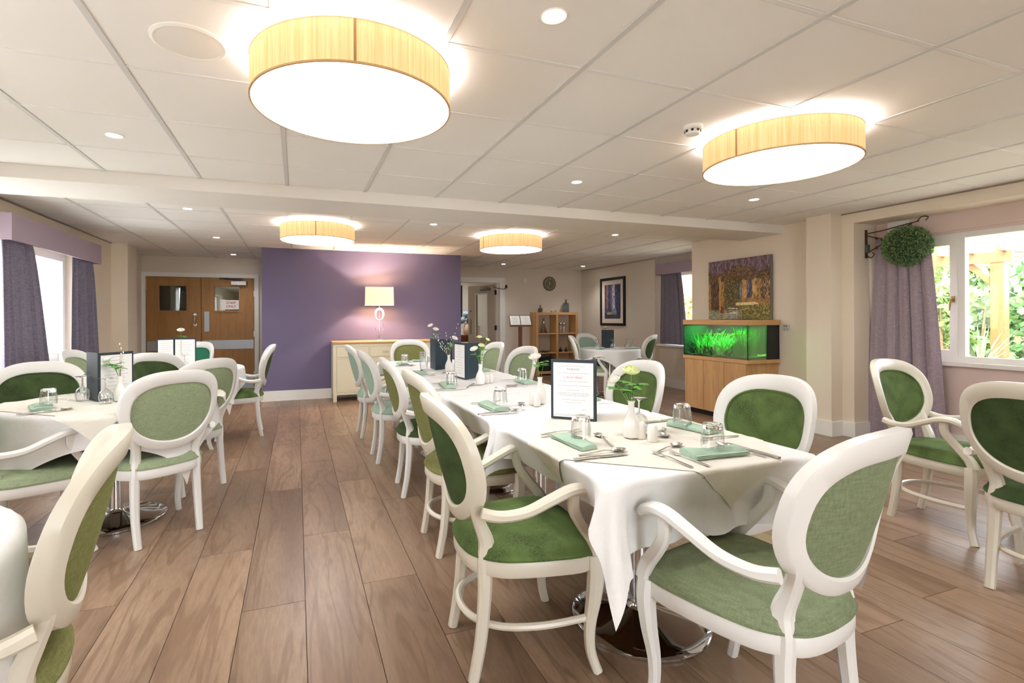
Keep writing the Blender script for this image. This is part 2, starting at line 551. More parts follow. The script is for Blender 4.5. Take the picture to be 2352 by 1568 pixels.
# flat white strip and pink board above the right window
struct('trim_2', boxes((5.575, 3.08, 1.97, 5.592, 3.28, 2.146)), M['white'])
struct('trim_3', boxes((5.55, 0.4, 1.985, 5.591, 3.075, 2.146)), M['pink'])
# baseboards
BH = 0.148
struct('baseboard_middle', boxes((-0.495, 7.862, 0, 2.595, 7.88, BH), (-0.495, 7.88, 0, -0.48, 9.45, BH), (2.58, 7.88, 0, 2.595, 9.6, BH)), M['white'])
struct('baseboard_right', boxes((5.232, 3.765, 0, 5.25, 5.55, BH), (5.072, 3.487, 0, 5.09, 3.783, BH), (5.09, 3.487, 0, 5.232, 3.505, BH), (5.09, 3.765, 0, 5.232, 3.783, BH),
                                (5.232, 3.372, 0, 5.25, 3.505, BH), (5.25, 3.372, 0, 5.572, 3.39, BH), (5.572, 0.318, 0, 5.59, 3.39, BH), (5.232, Y0, 0, 5.25, 0.3, BH), (5.232, 0.3, 0, 5.59, 0.318, BH)), M['white'])
struct('baseboard_right_far', boxes((5.962, 7.2, 0, 5.98, 9.6, BH), (6.062, 5.55, 0, 6.08, 7.2, BH), (5.962, 7.182, 0, 6.08, 7.2, BH)), M['white'])
struct('baseboard_left', boxes((X0, Y0, 0, X0 + 0.018, 8.04, BH), (X0, 8.022, 0, -2.172, 8.04, BH), (-2.19, 8.022, 0, -2.172, 8.468, BH), (X0, 8.45, 0, -2.19, 8.468, BH), (X0, 8.468, 0, X0 + 0.018, 9.45, BH)), M['white'])
struct('baseboard_far_right', boxes((4.14, 9.582, 0, 5.98, 9.6, BH)), M['white'])
# thin shadow-gap moulding where walls meet the ceiling
struct('trim_4', boxes((X0, Y0, CEIL - 0.012, X0 + 0.012, 8.04, CEIL - .002), (X1 - 0.012, -3, CEIL - 0.012, X1, 3.505, CEIL - .002), (5.968, 7.2, CEIL - .012, 5.98, 9.6, CEIL - .002)), mat('grey angle bar', (150, 140, 126), .6))

# ---------------------------------------------------------------- windows
def window(name, axis_x, y0, y1, z0, z1, splits, inner, casements, handle_at=()):
    """upvc window lying in plane x = axis_x ; inner = +1 when the room is on the -x side"""
    w_ = thing(name, '', '') ; del w_['label'], w_['category']; w_['kind'] = 'structure'
    w_.location = (axis_x, 0, 0)
    D0, D1 = 0.0, 0.06 * inner
    f = MB(); fw = 0.05
    f.box(D0, y0, z0, D1, y1, z0 + fw); f.box(D0, y0, z1 - fw, D1, y1, z1)
    f.box(D0, y0, z0 + fw, D1, y0 + fw, z1 - fw); f.box(D0, y1 - fw, z0 + fw, D1, y1, z1 - fw)
    for s in splits: f.box(D0, s - 0.025, z0 + fw, D1, s + 0.025, z1 - fw)
    obj('window_frame', f, M['white'], w_, 0)
    ed = [y0 + fw - .025] + list(splits) + [y1 - fw + .025]
    for i in range(len(ed) - 1):
        a, b = ed[i] + 0.025, ed[i + 1] - 0.025
        if casements[i]:
            cs = MB(); cw = 0.055; e0, e1 = -0.012 * inner, 0.045 * inner
            cs.box(e0, a, z0 + fw, e1, b, z0 + fw + cw); cs.box(e0, a, z1 - fw - cw, e1, b, z1 - fw)
            cs.box(e0, a, z0 + fw + cw, e1, a + cw, z1 - fw - cw); cs.box(e0, b - cw, z0 + fw + cw, e1, b, z1 - fw - cw)
            cf = obj('casement', cs, M['white'], w_, 0)
            obj('pane', boxes((0.02 * inner, a + cw, z0 + fw + cw, 0.026 * inner, b - cw, z1 - fw - cw)), M['pane'], cf, 0)
            if i in handle_at:
                h = MB(); yy = a + cw / 2; zz = (z0 + z1) / 2 - 0.02
                h.box(-0.022 * inner, yy - 0.011, zz - 0.025, -0.012 * inner, yy + 0.011, zz + 0.03)
                h.tube([(-0.022 * inner, yy, zz), (-0.045 * inner, yy, zz), (-0.05 * inner, yy + .006, zz - 0.03), (-0.05 * inner, yy + .012, zz - 0.10)], [0.008, 0.009, 0.008, 0.005])
                obj('casement_handle', h, mat('brass handle', (170, 140, 90), 0.3, 0.9), cf)
        else:
            obj('pane', boxes((0.02 * inner, a, z0 + fw, 0.026 * inner, b, z1 - fw)), M['pane'], w_, 0)
    return w_
wr = window('window_1', 5.62, RW[0], RW[1], 0.80, 1.965, [1.25, 1.75, 2.25, 2.715], 1, [0, 1, 0, 0, 1], (4, 1))
struct('window_sill', boxes((5.535, 0.5, 0.765, 5.62, 3.36, 0.80)), M['white'], 0, wr).location.x = -5.62
wl = window('window_2', -2.54, LW[0], LW[1], 0.74, 1.98, [4.95, 6.0], -1, [0, 0, 1])
struct('window_sill', boxes((-2.54, LW[0], 0.70, -2.33, LW[1], 0.735)), M['white'], 0, wl).location.x = 2.54
window('window_added', -2.54, 0.2, 2.6, 0.74, 1.98, [1.0, 1.8], -1, [0, 1, 0])  # extra window added out of view for more daylight
wf = window('window_4', 6.16, 5.8, 7.02, 0.74, 1.97, [6.45], 1, [1, 0])
struct('window_sill', boxes((5.985, 5.6, 0.71, 6.16, 7.18, 0.738)), M['white'], 0, wf).location.x = -6.16

# glazed patio door added unseen behind the camera to let in daylight
pd_ = thing('door_added', '', ''); del pd_['label'], pd_['category']; pd_['kind'] = 'structure'; pd_.location = (0, -3.1, 0)
for k in range(1):
    xa = 1.55 * k; f = MB(); e = .06
    f.box(xa, -.03, 0, xa + e, .03, 2.1); f.box(xa + 1.55 - e, -.03, 0, xa + 1.55, .03, 2.1); f.box(xa + e, -.03, 0, xa + 1.55 - e, .03, e); f.box(xa + e, -.03, 2.1 - e, xa + 1.55 - e, .03, 2.1)
    fr_ = obj('door_frame', f, M['white'], pd_, 0)
    obj('pane', boxes((xa + e, -.004, e, xa + 1.55 - e, .004, 2.1 - e)), M['pane'], fr_, 0)

# ---------------------------------------------------------------- double doors, far left
d = thing('door_1', '', ''); del d['label'], d['category']; d['kind'] = 'structure'; d.location = (0, 9.45, 0)
f = MB()
f.box(-2.395, -0.02, 0, -2.325, 0.06, 1.985); f.box(-0.695, -0.02, 0, -0.625, 0.06, 1.985); f.box(-2.325, -0.02, 1.915, -0.695, 0.06, 1.985)
f.box(-2.325, 0.045, 0, -2.30, 0.07, 1.915); f.box(-0.72, 0.045, 0, -0.695, 0.07, 1.915)
obj('door_frame', f, M['white'], d, 0)
def leaf(xa, xb, wa, wb):
    m_ = MB(); z = (1.355, 1.765)
    m_.box(xa, 0.0, 0.008, wa, 0.044, 1.908); m_.box(wb, 0.0, 0.008, xb, 0.044, 1.908)
    m_.box(wa, 0.0, 0.008, wb, 0.044, z[0]); m_.box(wa, 0.0, z[1], wb, 0.044, 1.908)
    l_ = obj('door_leaf', m_, M['doorwood'], d, 0)
    b = MB(); e = 0.028
    b.box(wa - e, -0.01, z[0] - e, wb + e, 0.0, z[0]); b.box(wa - e, -0.01, z[1], wb + e, 0, z[1] + e)
    b.box(wa - e, -0.01, z[0], wa, 0, z[1]); b.box(wb, -0.01, z[0], wb + e, 0, z[1])
    obj('glazing_bead', b, M['doorwood'], l_, 0)
    obj('pane', boxes((wa, 0.018, z[0], wb, 0.024, z[1])), pane_mat('fire glass', (0.86, 0.9, 0.86, 1), 0.5), l_, 0)
    obj('kick_plate', boxes((xa + 0.01, -0.003, 0.695, xb - 0.01, 0.0, 0.848)), M['steel_plate'], l_, 0)
    obj('kick_plate', boxes((xa + 0.01, -0.003, 0.01, xb - 0.01, 0.0, 0.20)), M['steel_plate'], l_, 0)
    for z_ in (0.25, 0.95, 1.65):
        xx = xa if xa < -1.6 else xb
        obj('hinge', boxes((xx - 0.008, -0.012, z_ - 0.05, xx + 0.008, 0.0, z_ + 0.05)), M['steel'], l_, 0)
    return l_
lf = leaf(-2.318, -1.524, -2.14, -1.735)
rt = leaf(-1.516, -0.702, -1.32, -0.94)
h = MB(); h.tube([(-1.61, -0.002, 1.28), (-1.61, -0.05, 1.275), (-1.61, -0.055, 1.26), (-1.61, -0.055, 1.14), (-1.61, -0.05, 1.125), (-1.61, -0.002, 1.12)], 0.011)
h.lathe([(0.026, 0), (0.026, 0.006)], 16, (0, 0, 0), True, True)
for i in range(len(h.v) - 32, len(h.v)):
    x_, y_, z_ = h.v[i]; h.v[i] = (-1.61 + x_, -z_, 1.28 + y_)
h.lathe([(0.026, 0), (0.026, 0.006)], 16, (0, 0, 0), True, True)
for i in range(len(h.v) - 32, len(h.v)):
    x_, y_, z_ = h.v[i]; h.v[i] = (-1.61 + x_, -z_, 1.12 + y_)
obj('pull_handle', h, M['steel'], lf)
obj('push_plate', MB().bbox(-1.475, -0.004, 0.995, -1.40, 0, 1.34, 0.0015), M['steel_plate'], rt)
c_ = MB(); c_.bbox(-1.06, -0.06, 1.79, -0.82, 0, 1.86, 0.006)
cl = obj('door_closer', c_, mat('silver closer', (222, 222, 222), .35, .2), rt)
a_ = MB(); a_.box(-1.24, -0.035, 1.895, -0.87, -0.012, 1.912); a_.bar([(-0.9, -0.05, 1.868), (-1.0, -0.09, 1.876), (-1.16, -0.03, 1.892)], (0.02, 0.008), (0, 1, 0))
obj('closer_arm', a_, M['black'], rt)

# ---------------------------------------------------------------- open door, far right
d = thing('door_2', '', ''); del d['label'], d['category']; d['kind'] = 'structure'; d.location = (0, 9.6, 0)
f = MB()
f.box(4.0, -0.022, 0, 4.115, 0.0, 2.045); f.box(2.93, -0.022, 0, 3.045, 0, 2.045); f.box(3.045, -0.022, 1.945, 4.0, 0, 2.045)
f.box(4.0, 0, 0, 4.03, 0.15, 1.97); f.box(3.05, 0, 0, 3.08, 0.15, 1.97); f.box(3.08, 0, 1.94, 4.0, 0.15, 1.97)
f.box(4.055, -0.03, 0, 4.075, -0.022, 2.0)
obj('door_frame', f, M['white'], d, 0)
lf2 = bpy.data.objects.new('door_leaf', None)
m_ = MB(); W_ = 0.86
ga, gb, gz0, gz1 = 0.25, 0.60, 0.80, 1.72
m_.box(0, 0, 0.01, ga, 0.044, 1.92); m_.box(gb, 0, 0.01, W_, 0.044, 1.92); m_.box(ga, 0, 0.01, gb, 0.044, gz0); m_.box(ga, 0, gz1, gb, 0.044, 1.92)
lf2 = obj('door_leaf', m_, M['taupe_door'], d, 0)
lf2.location = (3.985, 0.15, 0); lf2.rotation_euler = (0, 0, R(180 - 68))
obj('pane', boxes((ga, 0.018, gz0, gb, 0.024, gz1)), pane_mat('door glass', (0.95, 0.95, 0.93, 1), 0.4), lf2, 0)
b = MB()
for y_ in (-0.008, 0.044):
    b.box(ga - .02, y_, gz0 - .02, gb + .02, y_ + .008, gz0); b.box(ga - .02, y_, gz1, gb + .02, y_ + .008, gz1 + .02); b.box(ga - .02, y_, gz0, ga, y_ + .008, gz1); b.box(gb, y_, gz0, gb + .02, y_ + .008, gz1)
obj('glazing_bead', b, M['white'], lf2, 0)
obj('push_plate', boxes((0.74, 0.044, 0.85, 0.80, 0.047, 1.18)), mat('bronze plate', (140, 122, 100), .4, .6), lf2, 0)
s = MB().lathe([(0.022, 0), (0.022, 0.003)], 16, (0, 0, 0), True, True)
s.v = [(0.77 + x_, 0.044 + z_, 1.36 + y_) for x_, y_, z_ in s.v]
obj('door_sign', s, mat('blue sign', (70, 90, 130), .4), lf2)
obj('door_closer', MB().bbox(0.12, 0.044, 1.80, 0.42, 0.10, 1.85, 0.005), mat('grey closer', (120, 116, 110), .4, .5), lf2)
a_ = MB(); a_.bar([(0.2, 0.09, 1.86), (0.34, 0.15, 1.87), (0.06, 0.2, 1.88)], (0.02, 0.01), (0, 1, 0))
obj('closer_arm', a_, M['black'], lf2)
for z_ in (0.22, 1.0, 1.75):
    obj('hinge', boxes((-0.012, 0.0, z_ - 0.05, 0.006, 0.05, z_ + 0.05)), M['black'], lf2, 0)
cb_ = MB(); cb_.tube(cr([(3.86, 0.02, 1.86), (3.92, -0.04, 1.83), (4.02, -0.05, 1.815), (4.10, -0.04, 1.82), (4.135, -0.03, 1.86)], 5), 0.006)
cb_.box(4.12, -0.035, 1.84, 4.16, 0, 1.90)
obj('door_cable', cb_, M['black'], d)

# ---------------------------------------------------------------- rooms behind the doors
struct('wall_corridor', boxes((2.2, 12.2, 0, 6.2, 12.35, WT), (6.05, 9.75, 0, 6.2, 12.2, WT), (2.2, 9.75, 0, 2.35, 12.2, WT)), paint('white corridor paint', (240, 236, 230)))
struct('wall_lobby', boxes((-2.75, 11.6, 0, 2.2, 11.75, WT), (-2.75, 9.6, 0, -2.6, 11.6, WT)), paint('grey lobby paint', (150, 154, 140)))
def fill_lamp(name, label, loc, size, watts, col=(1, .96, .9)):
    t = thing(name, label, 'light', loc)
    obj('housing', MB().lathe([(size * .5, 0), (size * .5, -.03), (size * .46, -.05)], 24, (0, 0, 0), True), M['white'], t)
    obj('lit_panel', MB().lathe([(size * .46, -.045), (0.001, -.052)], 24), emit('lit panel', (255, 248, 236), watts), t)
fill_lamp('corridor_fill_light', 'round ceiling light added unseen to brighten the corridor beyond the open door', (3.6, 11.0, CEIL + .02), 0.5, 16)  # added lamp out of sight, lights the corridor
fill_lamp('lobby_fill_light', 'round ceiling light added unseen to brighten the lobby behind the double doors', (-1.6, 10.7, CEIL + .02), 0.3, 4)  # likewise an added unseen lamp, lights the lobby

# ---------------------------------------------------------------- outside
ext = thing('garden_ground', 'sunlit gravel and planting bed outside the right-hand window', 'ground')
bpy.data.objects.remove(ext)
o = obj('garden_ground', boxes((5.8, -6, -0.3, 24, 16, -0.12)), paint('garden soil', (190, 180, 160), .9, .5, 20, .2, 12), None, 0)
tag(o, 'sunlit pale garden ground outside the right-hand windows', 'ground')
o = obj('courtyard_ground', boxes((-12, -6, -0.3, -2.6, 16, -0.12)), paint('paving', (222, 220, 216), .9, .5, 8, .2, 8), None, 0)
tag(o, 'pale paved ground outside the left-hand window', 'ground')
o = obj('bounce_ground', boxes((-12, -16, -0.3, 24, -3.2, -0.12)), paint('bounce ground paving', (206, 200, 188), .9, .5, 8, .2, 8), None, 0)  # unseen ground added to throw sunlight up onto the ceiling
tag(o, 'pale paved patio added unseen behind the camera to bounce sunlight indoors', 'ground')
m = mat('pale brick', (186, 178, 170), .9); g = G(m)
co = g.n('ShaderNodeNewGeometry'); sp = g.n('ShaderNodeSeparateXYZ', {0: co.outputs['Position']}); cx = g.n('ShaderNodeCombineXYZ', {0: sp.outputs[1], 1: sp.outputs[2], 2: 0.0})
br = g.n('ShaderNodeTexBrick', {'Vector': cx.outputs[0], 'Color1': lin((176, 168, 164)), 'Color2': lin((150, 146, 148)), 'Mortar': lin((206, 204, 200)), 'Scale': 1.0, 'Mortar Size': 0.008, 'Brick Width': 0.22, 'Row Height': 0.075})
g.base(br.outputs[0]); 
o = obj('brick_building', boxes((-7.4, -4, -0.12, -7.0, 16, 2.7)), m, None, 0)
tag(o, 'pale grey brick building seen through the left-hand window', 'building')
# ================================================================ chairs
OC, OUP, ODN, OW = 0.735, 0.205, 0.232, 0.25      # back outline: centre height, up, down, half width
IC, IUP, IDN, IW = 0.722, 0.148, 0.168, 0.203
def outline(t, c, up, dn, wd):
    ct, st = math.cos(t), math.sin(t)
    e = 2.0 / 2.75 if st >= 0 else 2.0 / 2.05
    x = wd * math.copysign(abs(ct) ** e, ct); z = c + (up if st >= 0 else dn) * math.copysign(abs(st) ** e, st)
    return x, z
def back_y(x, z):
    return -0.115 - 0.26 * (z - 0.735) + 1.2 * x * x
def chair_meshes():
    D = {}
    # back frame ring
    m = MB(); rings = []; N = 56; th = 0.042
    for k in range(N + 1):
        t = 2 * PI * k / N
        ox, oz = outline(t, OC, OUP, ODN, OW); ix, iz = outline(t, IC, IUP, IDN, IW)
        r = []
        for f_, dy in ((0.0, -.35), (0.18, -.5), (0.85, -.5), (1.0, -.32), (1.0, .32), (0.85, .5), (0.18, .5), (0.0, .35)):
            x_, z_ = ox + (ix - ox) * f_, oz + (iz - oz) * f_
            r.append((x_, back_y(x_, z_) + dy * th, z_))
        rings.append(r)
    m.loft(rings[:-1] + [rings[0]], True)
    D['back_frame'] = m.mesh('back_frame')
    # padded back, both faces
    m = MB()
    for sgn in (1, -1):
        rings = []
        for q in (1.0, 0.97, 0.9, 0.75, 0.5, 0.25, 0.02):
            r = []
            for k in range(40):
                t = 2 * PI * k / 40
                x_, z_ = outline(t, IC, IUP, IDN, IW)
                x_ = x_ * q * 1.01; z_ = IC - 0.01 + (z_ - IC + .01) * q * 1.01
                bulge = (0.004 + 0.017 * (1 - q ** 2.4)) * (1.0 if sgn > 0 else 0.35)
                r.append((x_, back_y(x_, z_) + sgn * (0.006 + bulge), z_))
            rings.append(r)
        m.loft(rings, True, False, True)
    D['back_pad'] = m.mesh('back_pad')
    # piping round the pad
    m = MB(); pts = []
    for k in range(41):
        t = 2 * PI * k / 40; x_, z_ = outline(t, IC, IUP - .004, IDN - .004, IW - .004)
        pts.append((x_, back_y(x_, z_) + 0.014, z_))
    m.tube(pts, 0.005, 5, False)
    D['back_piping'] = m.mesh('back_piping')
    # seat outline (plan)
    SO = cr([(0, 0.415), (0.13, 0.408), (0.205, 0.385), (0.243, 0.33), (0.24, 0.22), (0.222, 0.10), (0.195, 0.03), (0.135, -0.03), (0.06, -0.05), (0, -0.053)], 4)
    SO = list(SO) + [(-x_, y_) for x_, y_ in reversed(SO[1:-1])]
    cx_, cy_ = 0, 0.18
    def ringz(s, z, add=0):
        out = []
        for x_, y_ in SO:
            d_ = math.hypot(x_ - cx_, y_ - cy_)
            k = (d_ * s + add) / d_
            out.append((cx_ + (x_ - cx_) * k, cy_ + (y_ - cy_) * k, z))
        return out
    m = MB()
    m.loft([ringz(1, 0.355, -0.012), ringz(1, 0.357, -0.001), ringz(1, 0.362, 0.003), ringz(1, 0.405, 0.003), ringz(1, 0.411, 0.000), ringz(1, 0.412, -0.03)], True, True, True)
    D['seat_rail'] = m.mesh('seat_rail')
    m = MB()
    prof = [(1, 0.408, -0.006), (1, 0.414, 0.004), (1, 0.421, 0.005), (1, 0.429, -0.001), (1, 0.443, -0.006), (1, 0.452, -0.02), (0.86, 0.460, 0), (0.7, 0.465, 0), (0.45, 0.470, 0), (0.2, 0.472, 0), (0.02, 0.472, 0)]
    m.loft([ringz(s, z, a) for s, z, a in prof], True, True, True)
    D['seat'] = m.mesh('seat')
    m = MB(); m.tube([(x_, y_, z_) for x_, y_, z_ in ringz(1, 0.416, 0.004)] + [ringz(1, 0.416, 0.004)[0]], 0.0055, 5, False)
    D['seat_piping'] = m.mesh('seat_piping')
    for s, nm in ((-1, 'l'), (1, 'r')):
        m = MB()
        P = cr([(s * 0.157, -0.038, 0.0), (s * 0.160, -0.012, 0.14), (s * 0.157, 0.003, 0.30), (s * 0.154, 0.003, 0.40), (s * 0.150, 0.010, 0.46), (s * 0.158, -0.016, 0.53), (s * 0.177, -0.040, 0.60), (s * 0.206, -0.042, 0.655)], 4)
        S = cr([(0.034, 0.034), (0.038, 0.038), (0.042, 0.044), (0.044, 0.050), (0.044, 0.050), (0.044, 0.040), (0.046, 0.034), (0.030, 0.020)], 4)
        m.bar(P, list(S))
        D['rear_leg' + nm] = m.mesh('leg')
        m = MB()
        P = cr([(s * 0.226, 0.385, 0.0), (s * 0.212, 0.365, 0.07), (s * 0.214, 0.362, 0.16), (s * 0.228, 0.370, 0.26), (s * 0.234, 0.375, 0.35), (s * 0.232, 0.372, 0.41)], 4)
        S = cr([(0.030, 0.032), (0.031, 0.032), (0.036, 0.038), (0.046, 0.048), (0.052, 0.054), (0.046, 0.05)], 4)
        m.bar(P, list(S))
        D['front_leg' + nm] = m.mesh('leg')
        m = MB()
        P = cr([(s * 0.236, -0.030, 0.590), (s * 0.248, 0.03, 0.578), (s * 0.262, 0.11, 0.588), (s * 0.272, 0.19, 0.622), (s * 0.276, 0.255, 0.648), (s * 0.274, 0.305, 0.652), (s * 0.270, 0.343, 0.638), (s * 0.268, 0.360, 0.620)], 5)
        S = cr([(0.030, 0.036), (0.033, 0.034), (0.037, 0.032), (0.041, 0.032), (0.044, 0.032), (0.045, 0.032), (0.043, 0.030), (0.032, 0.018)], 5)
        m.bar(P, list(S), (1, 0, 0), 0.28)
        D['arm' + nm] = m.mesh('arm')
        m = MB()
        P = cr([(s * 0.232, 0.385, 0.405), (s * 0.240, 0.365, 0.455), (s * 0.254, 0.315, 0.52), (s * 0.268, 0.278, 0.58), (s * 0.273, 0.275, 0.636)], 4)
        S = cr([(0.038, 0.050), (0.032, 0.044), (0.028, 0.038), (0.028, 0.038), (0.028, 0.040)], 4)
        m.bar(P, list(S))
        D['arm_post' + nm] = m.mesh('arm_post')
    # stretcher hoop: two side rails joined by a bowed back rail
    m = MB()
    m.tube(cr([(-0.212, 0.36, 0.185), (-0.205, 0.20, 0.178), (-0.172, 0.06, 0.178), (-0.10, -0.02, 0.180), (0, -0.045, 0.181), (0.10, -0.02, 0.180), (0.172, 0.06, 0.178), (0.205, 0.20, 0.178), (0.212, 0.36, 0.185)], 5), 0.0125, 8)
    D['stretcher'] = m.mesh('stretcher')
    return D
CM = chair_meshes()
chair_cache = {}
def part(name, key, material, parent):
    k = (key, material.name)
    if k not in chair_cache:
        me = CM[key].copy(); me.name = name
        me.materials.append(material)
        chair_cache[k] = me
    return obj(name, chair_cache[k], None, parent, 40)
def chair(u, v, a, label, group, frame='chair_white', seat='f_sage', back=None, arms=True, stretch=False):
    t = thing('dining_chair', label, 'chair', (u, v, 0), a, group)
    F = M[frame]; S = M[seat]; B = M[back or seat]
    part('seat_rail', 'seat_rail', F, t); s_ = part('seat', 'seat', S, t); part('seat_piping', 'seat_piping', S, s_)
    part('back_frame', 'back_frame', F, t); b_ = part('back_pad', 'back_pad', B, t); part('back_piping', 'back_piping', B, b_)
    for q in 'lr':
        part('leg', 'rear_leg' + q, F, t); part('leg', 'front_leg' + q, F, t)
        if arms:
            a_ = part('arm', 'arm' + q, F, t); part('arm_post', 'arm_post' + q, F, a_)
    if stretch: part('stretcher', 'stretcher', F, t)
    return t
GL, GR, GW, GF = 'chairs along the long table', 'chairs round the left-hand tables', 'chairs by the right-hand window', 'chairs round the far corner table'
CH = [
 (1.318, .948, .185, 'white carver chair with sage green seat at the near end of the long table', GL, 'chair_white', 'f_sage2', None, 1, 0),
 (.60, 1.714, -1.648, 'cream armchair with moss green velvet seat, nearest on the left side of the long table', GL, 'chair_cream', 'f_moss', 'f_dark', 1, 1),
 (.712, 2.59, -1.57, 'cream chair in olive green fabric, second on the left side of the long table', GL, 'chair_cream', 'f_olive', None, 1, 1),
 (.722, 3.48, -1.63, 'white chair with olive back and dark green seat, third on the long table left side', GL, 'chair_white', 'f_dark', 'f_olive', 1, 0),
 (.668, 4.33, -1.57, 'white chair in mint green, fourth on the left side of the long table', GL, 'chair_white', 'f_mint', None, 1, 0),
 (.65, 5.27, -1.557, 'white chair in mint green, farthest on the left side of the long table', GL, 'chair_white', 'f_mint', None, 1, 0),
 (1.35, 6.16, 3.10, 'white chair with olive green back at the sideboard end of the long table', GL, 'chair_white', 'f_olive', None, 1, 0),
 (1.965, 1.71, 1.57, 'white chair with moss velvet back, nearest on the right side of the long table', GL, 'chair_white', 'f_moss', None, 1, 0),
 (1.94, 2.60, 1.58, 'white chair with moss green back, second on the right side of the long table', GL, 'chair_white', 'f_moss', None, 1, 0),
 (1.95, 4.30, 1.68, 'white chair with pale sage back, third on the right side of the long table', GL, 'chair_white', 'f_sage', None, 1, 0),
 (2.0, 5.2, 1.64, 'white chair with pale sage back, farthest on the right side near the open door', GL, 'chair_white', 'f_sage', None, 1, 0),
 (-.684, 3.18, .60, 'white armchair with sage green back seen from behind at the nearer round table', GR, 'chair_white', 'f_sage', None, 1, 0),
 (-.65, 3.99, .78, 'white armchair with sage green back standing behind the first back-turned armchair', GR, 'chair_white', 'f_sage', None, 1, 0),
 (-.395, 5.74, 1.64, 'white armchair with dark green back and moss seat in front of the purple wall', GR, 'chair_white', 'f_moss', 'f_dark', 1, 0),
 (-1.53, 3.86, 3.45, 'white chair with dark green velvet back facing the camera at the left picture edge', GR, 'chair_white', 'f_dark', None, 1, 0),
 (-1.80, 5.45, -1.70, 'cream white chair with sage green back side-on beneath the left window', GR, 'chair_white', 'f_sage', None, 1, 0),
 (-1.08, 4.87, -.30, 'white chair with dark green back between the two menu stands on the left', GR, 'chair_white', 'f_dark', None, 1, 0),
 (-1.166, 6.6, 2.55, 'white chair with emerald green back in front of the wooden double doors', GR, 'chair_white', 'f_emerald', None, 1, 0),
 (-1.45, 3.11, -1.0, 'white armchair with pale sage seat cut off by the left picture edge', GR, 'chair_white', 'f_sage', None, 1, 0),
 (-.575, 1.45, 1.80, 'cream white armchair with olive green back in the bottom left corner', GR, 'chair_cream', 'f_olive', None, 1, 0),
 (3.566, 1.961, -3.102, 'cream armchair with moss green velvet seat beside the mauve curtain', GW, 'chair_cream', 'f_moss', None, 1, 1),
 (2.953, 1.154, -1.538, 'cream armchair with dark green velvet back cut off by the right picture edge', GW, 'chair_cream', 'f_dark', None, 1, 1),
 (4.057, 6.55, -2.2, 'white chair with sage green back at the left of the far corner table', GF, 'chair_white', 'f_sage', None, 1, 0),
 (4.739, 7.35, 3.36, 'white chair with mint green back behind the far corner table near the shelf unit', GF, 'chair_white', 'f_mint', None, 1, 0),
 (5.198, 6.50, .60, 'white chair with very dark green back in front of the far window curtain', GF, 'chair_white', 'f_dark', None, 1, 0),
]
M['f_sage2'] = fabric('sage green herringbone', (120, 130, 100), 10, 200)
for c_ in CH:
    chair(*c_[:8], back=c_[7], arms=bool(c_[8]), stretch=bool(c_[9])) if False else chair(c_[0], c_[1], c_[2], c_[3], c_[4], c_[5], c_[6], c_[7], bool(c_[8]), bool(c_[9]))

# ================================================================ tables
TZ = 0.725      # table top surface; cloth sits just above
def pedestal(t, rb=0.267):
    m = MB().lathe([(rb - .004, 0), (rb, 0.003), (rb, 0.010), (rb - .006, 0.016), (rb * .8, 0.026), (rb * .45, 0.042), (rb * .2, 0.056), (0.045, 0.066), (0.042, 0.075), (0.0, 0.078)], 56)
    obj('base', m, M['chrome'], t)
    obj('column', MB().lathe([(0.040, 0.07), (0.038, 0.08), (0.038, 0.69), (0.07, 0.695), (0.07, 0.70)], 28), M['chrome'], t)
TOPM = wood('table top wood', (120, 84, 54), (140, 100, 66), 0)
def square_table(u, v, s, label):
    t = thing('square_table', label, 'table', (u, v, 0), 0, 'square tables of the long row')
    obj('tabletop', MB().bbox(-s, -s, TZ - 0.028, s, s, TZ, 0.006), TOPM, t); pedestal(t)
    return t
def round_table(u, v, r, label):
    t = thing('round_table', label, 'table', (u, v, 0), 0, 'round tables')
    obj('tabletop', MB().lathe([(r - .004, TZ - .028), (r, TZ - .024), (r, TZ - .003), (r - .003, TZ), (0, TZ)], 56), TOPM, t); pedestal(t)
    return t

def drape(name, hx, hy, rot, near, z, label, cat, material, n=66, cut=None, group=None, drop=None, wav=None, seed=0, offs=(0, 0)):
    """flat cloth (half sizes hx, hy, turned by rot) laid over a table; near(p) -> (edge point, outward dir, distance)"""
    vs, fs = [], []
    cs, sn = math.cos(rot), math.sin(rot)
    th = 0.004
    for i in range(n + 1):
        for j in range(n + 1):
            a = (-1 + 2 * i / n) * hx; b = (-1 + 2 * j / n) * hy
            px, py = a * cs - b * sn + offs[0], a * sn + b * cs + offs[1]
            q, d_, dist = near(px, py)
            if dist <= 0:
                wob = 0.0012 * noise.noise(Vector((px * 6 + seed, py * 6, seed)))
                vs.append((px, py, z + wob))
            else:
                ox, oy, dz = wav(px, py, q, d_, dist) if wav else (0, 0, 0)
                k = min(dist, 0.02)
                out = 0.012 * math.sin(k / 0.02 * PI / 2)
                vs.append((q[0] + d_[0] * out + ox, q[1] + d_[1] * out + oy, z - max(0, dist - 0.006 * (k / .02)) + dz))
    for i in range(n):
        for j in range(n):
            a = i * (n + 1) + j
            fs.append((a, a + n + 1, a + n + 2, a + 1))
    me = bpy.data.meshes.new(name); me.from_pydata(vs, [], fs)
    me.materials.append(material); me.shade_smooth()
    return me

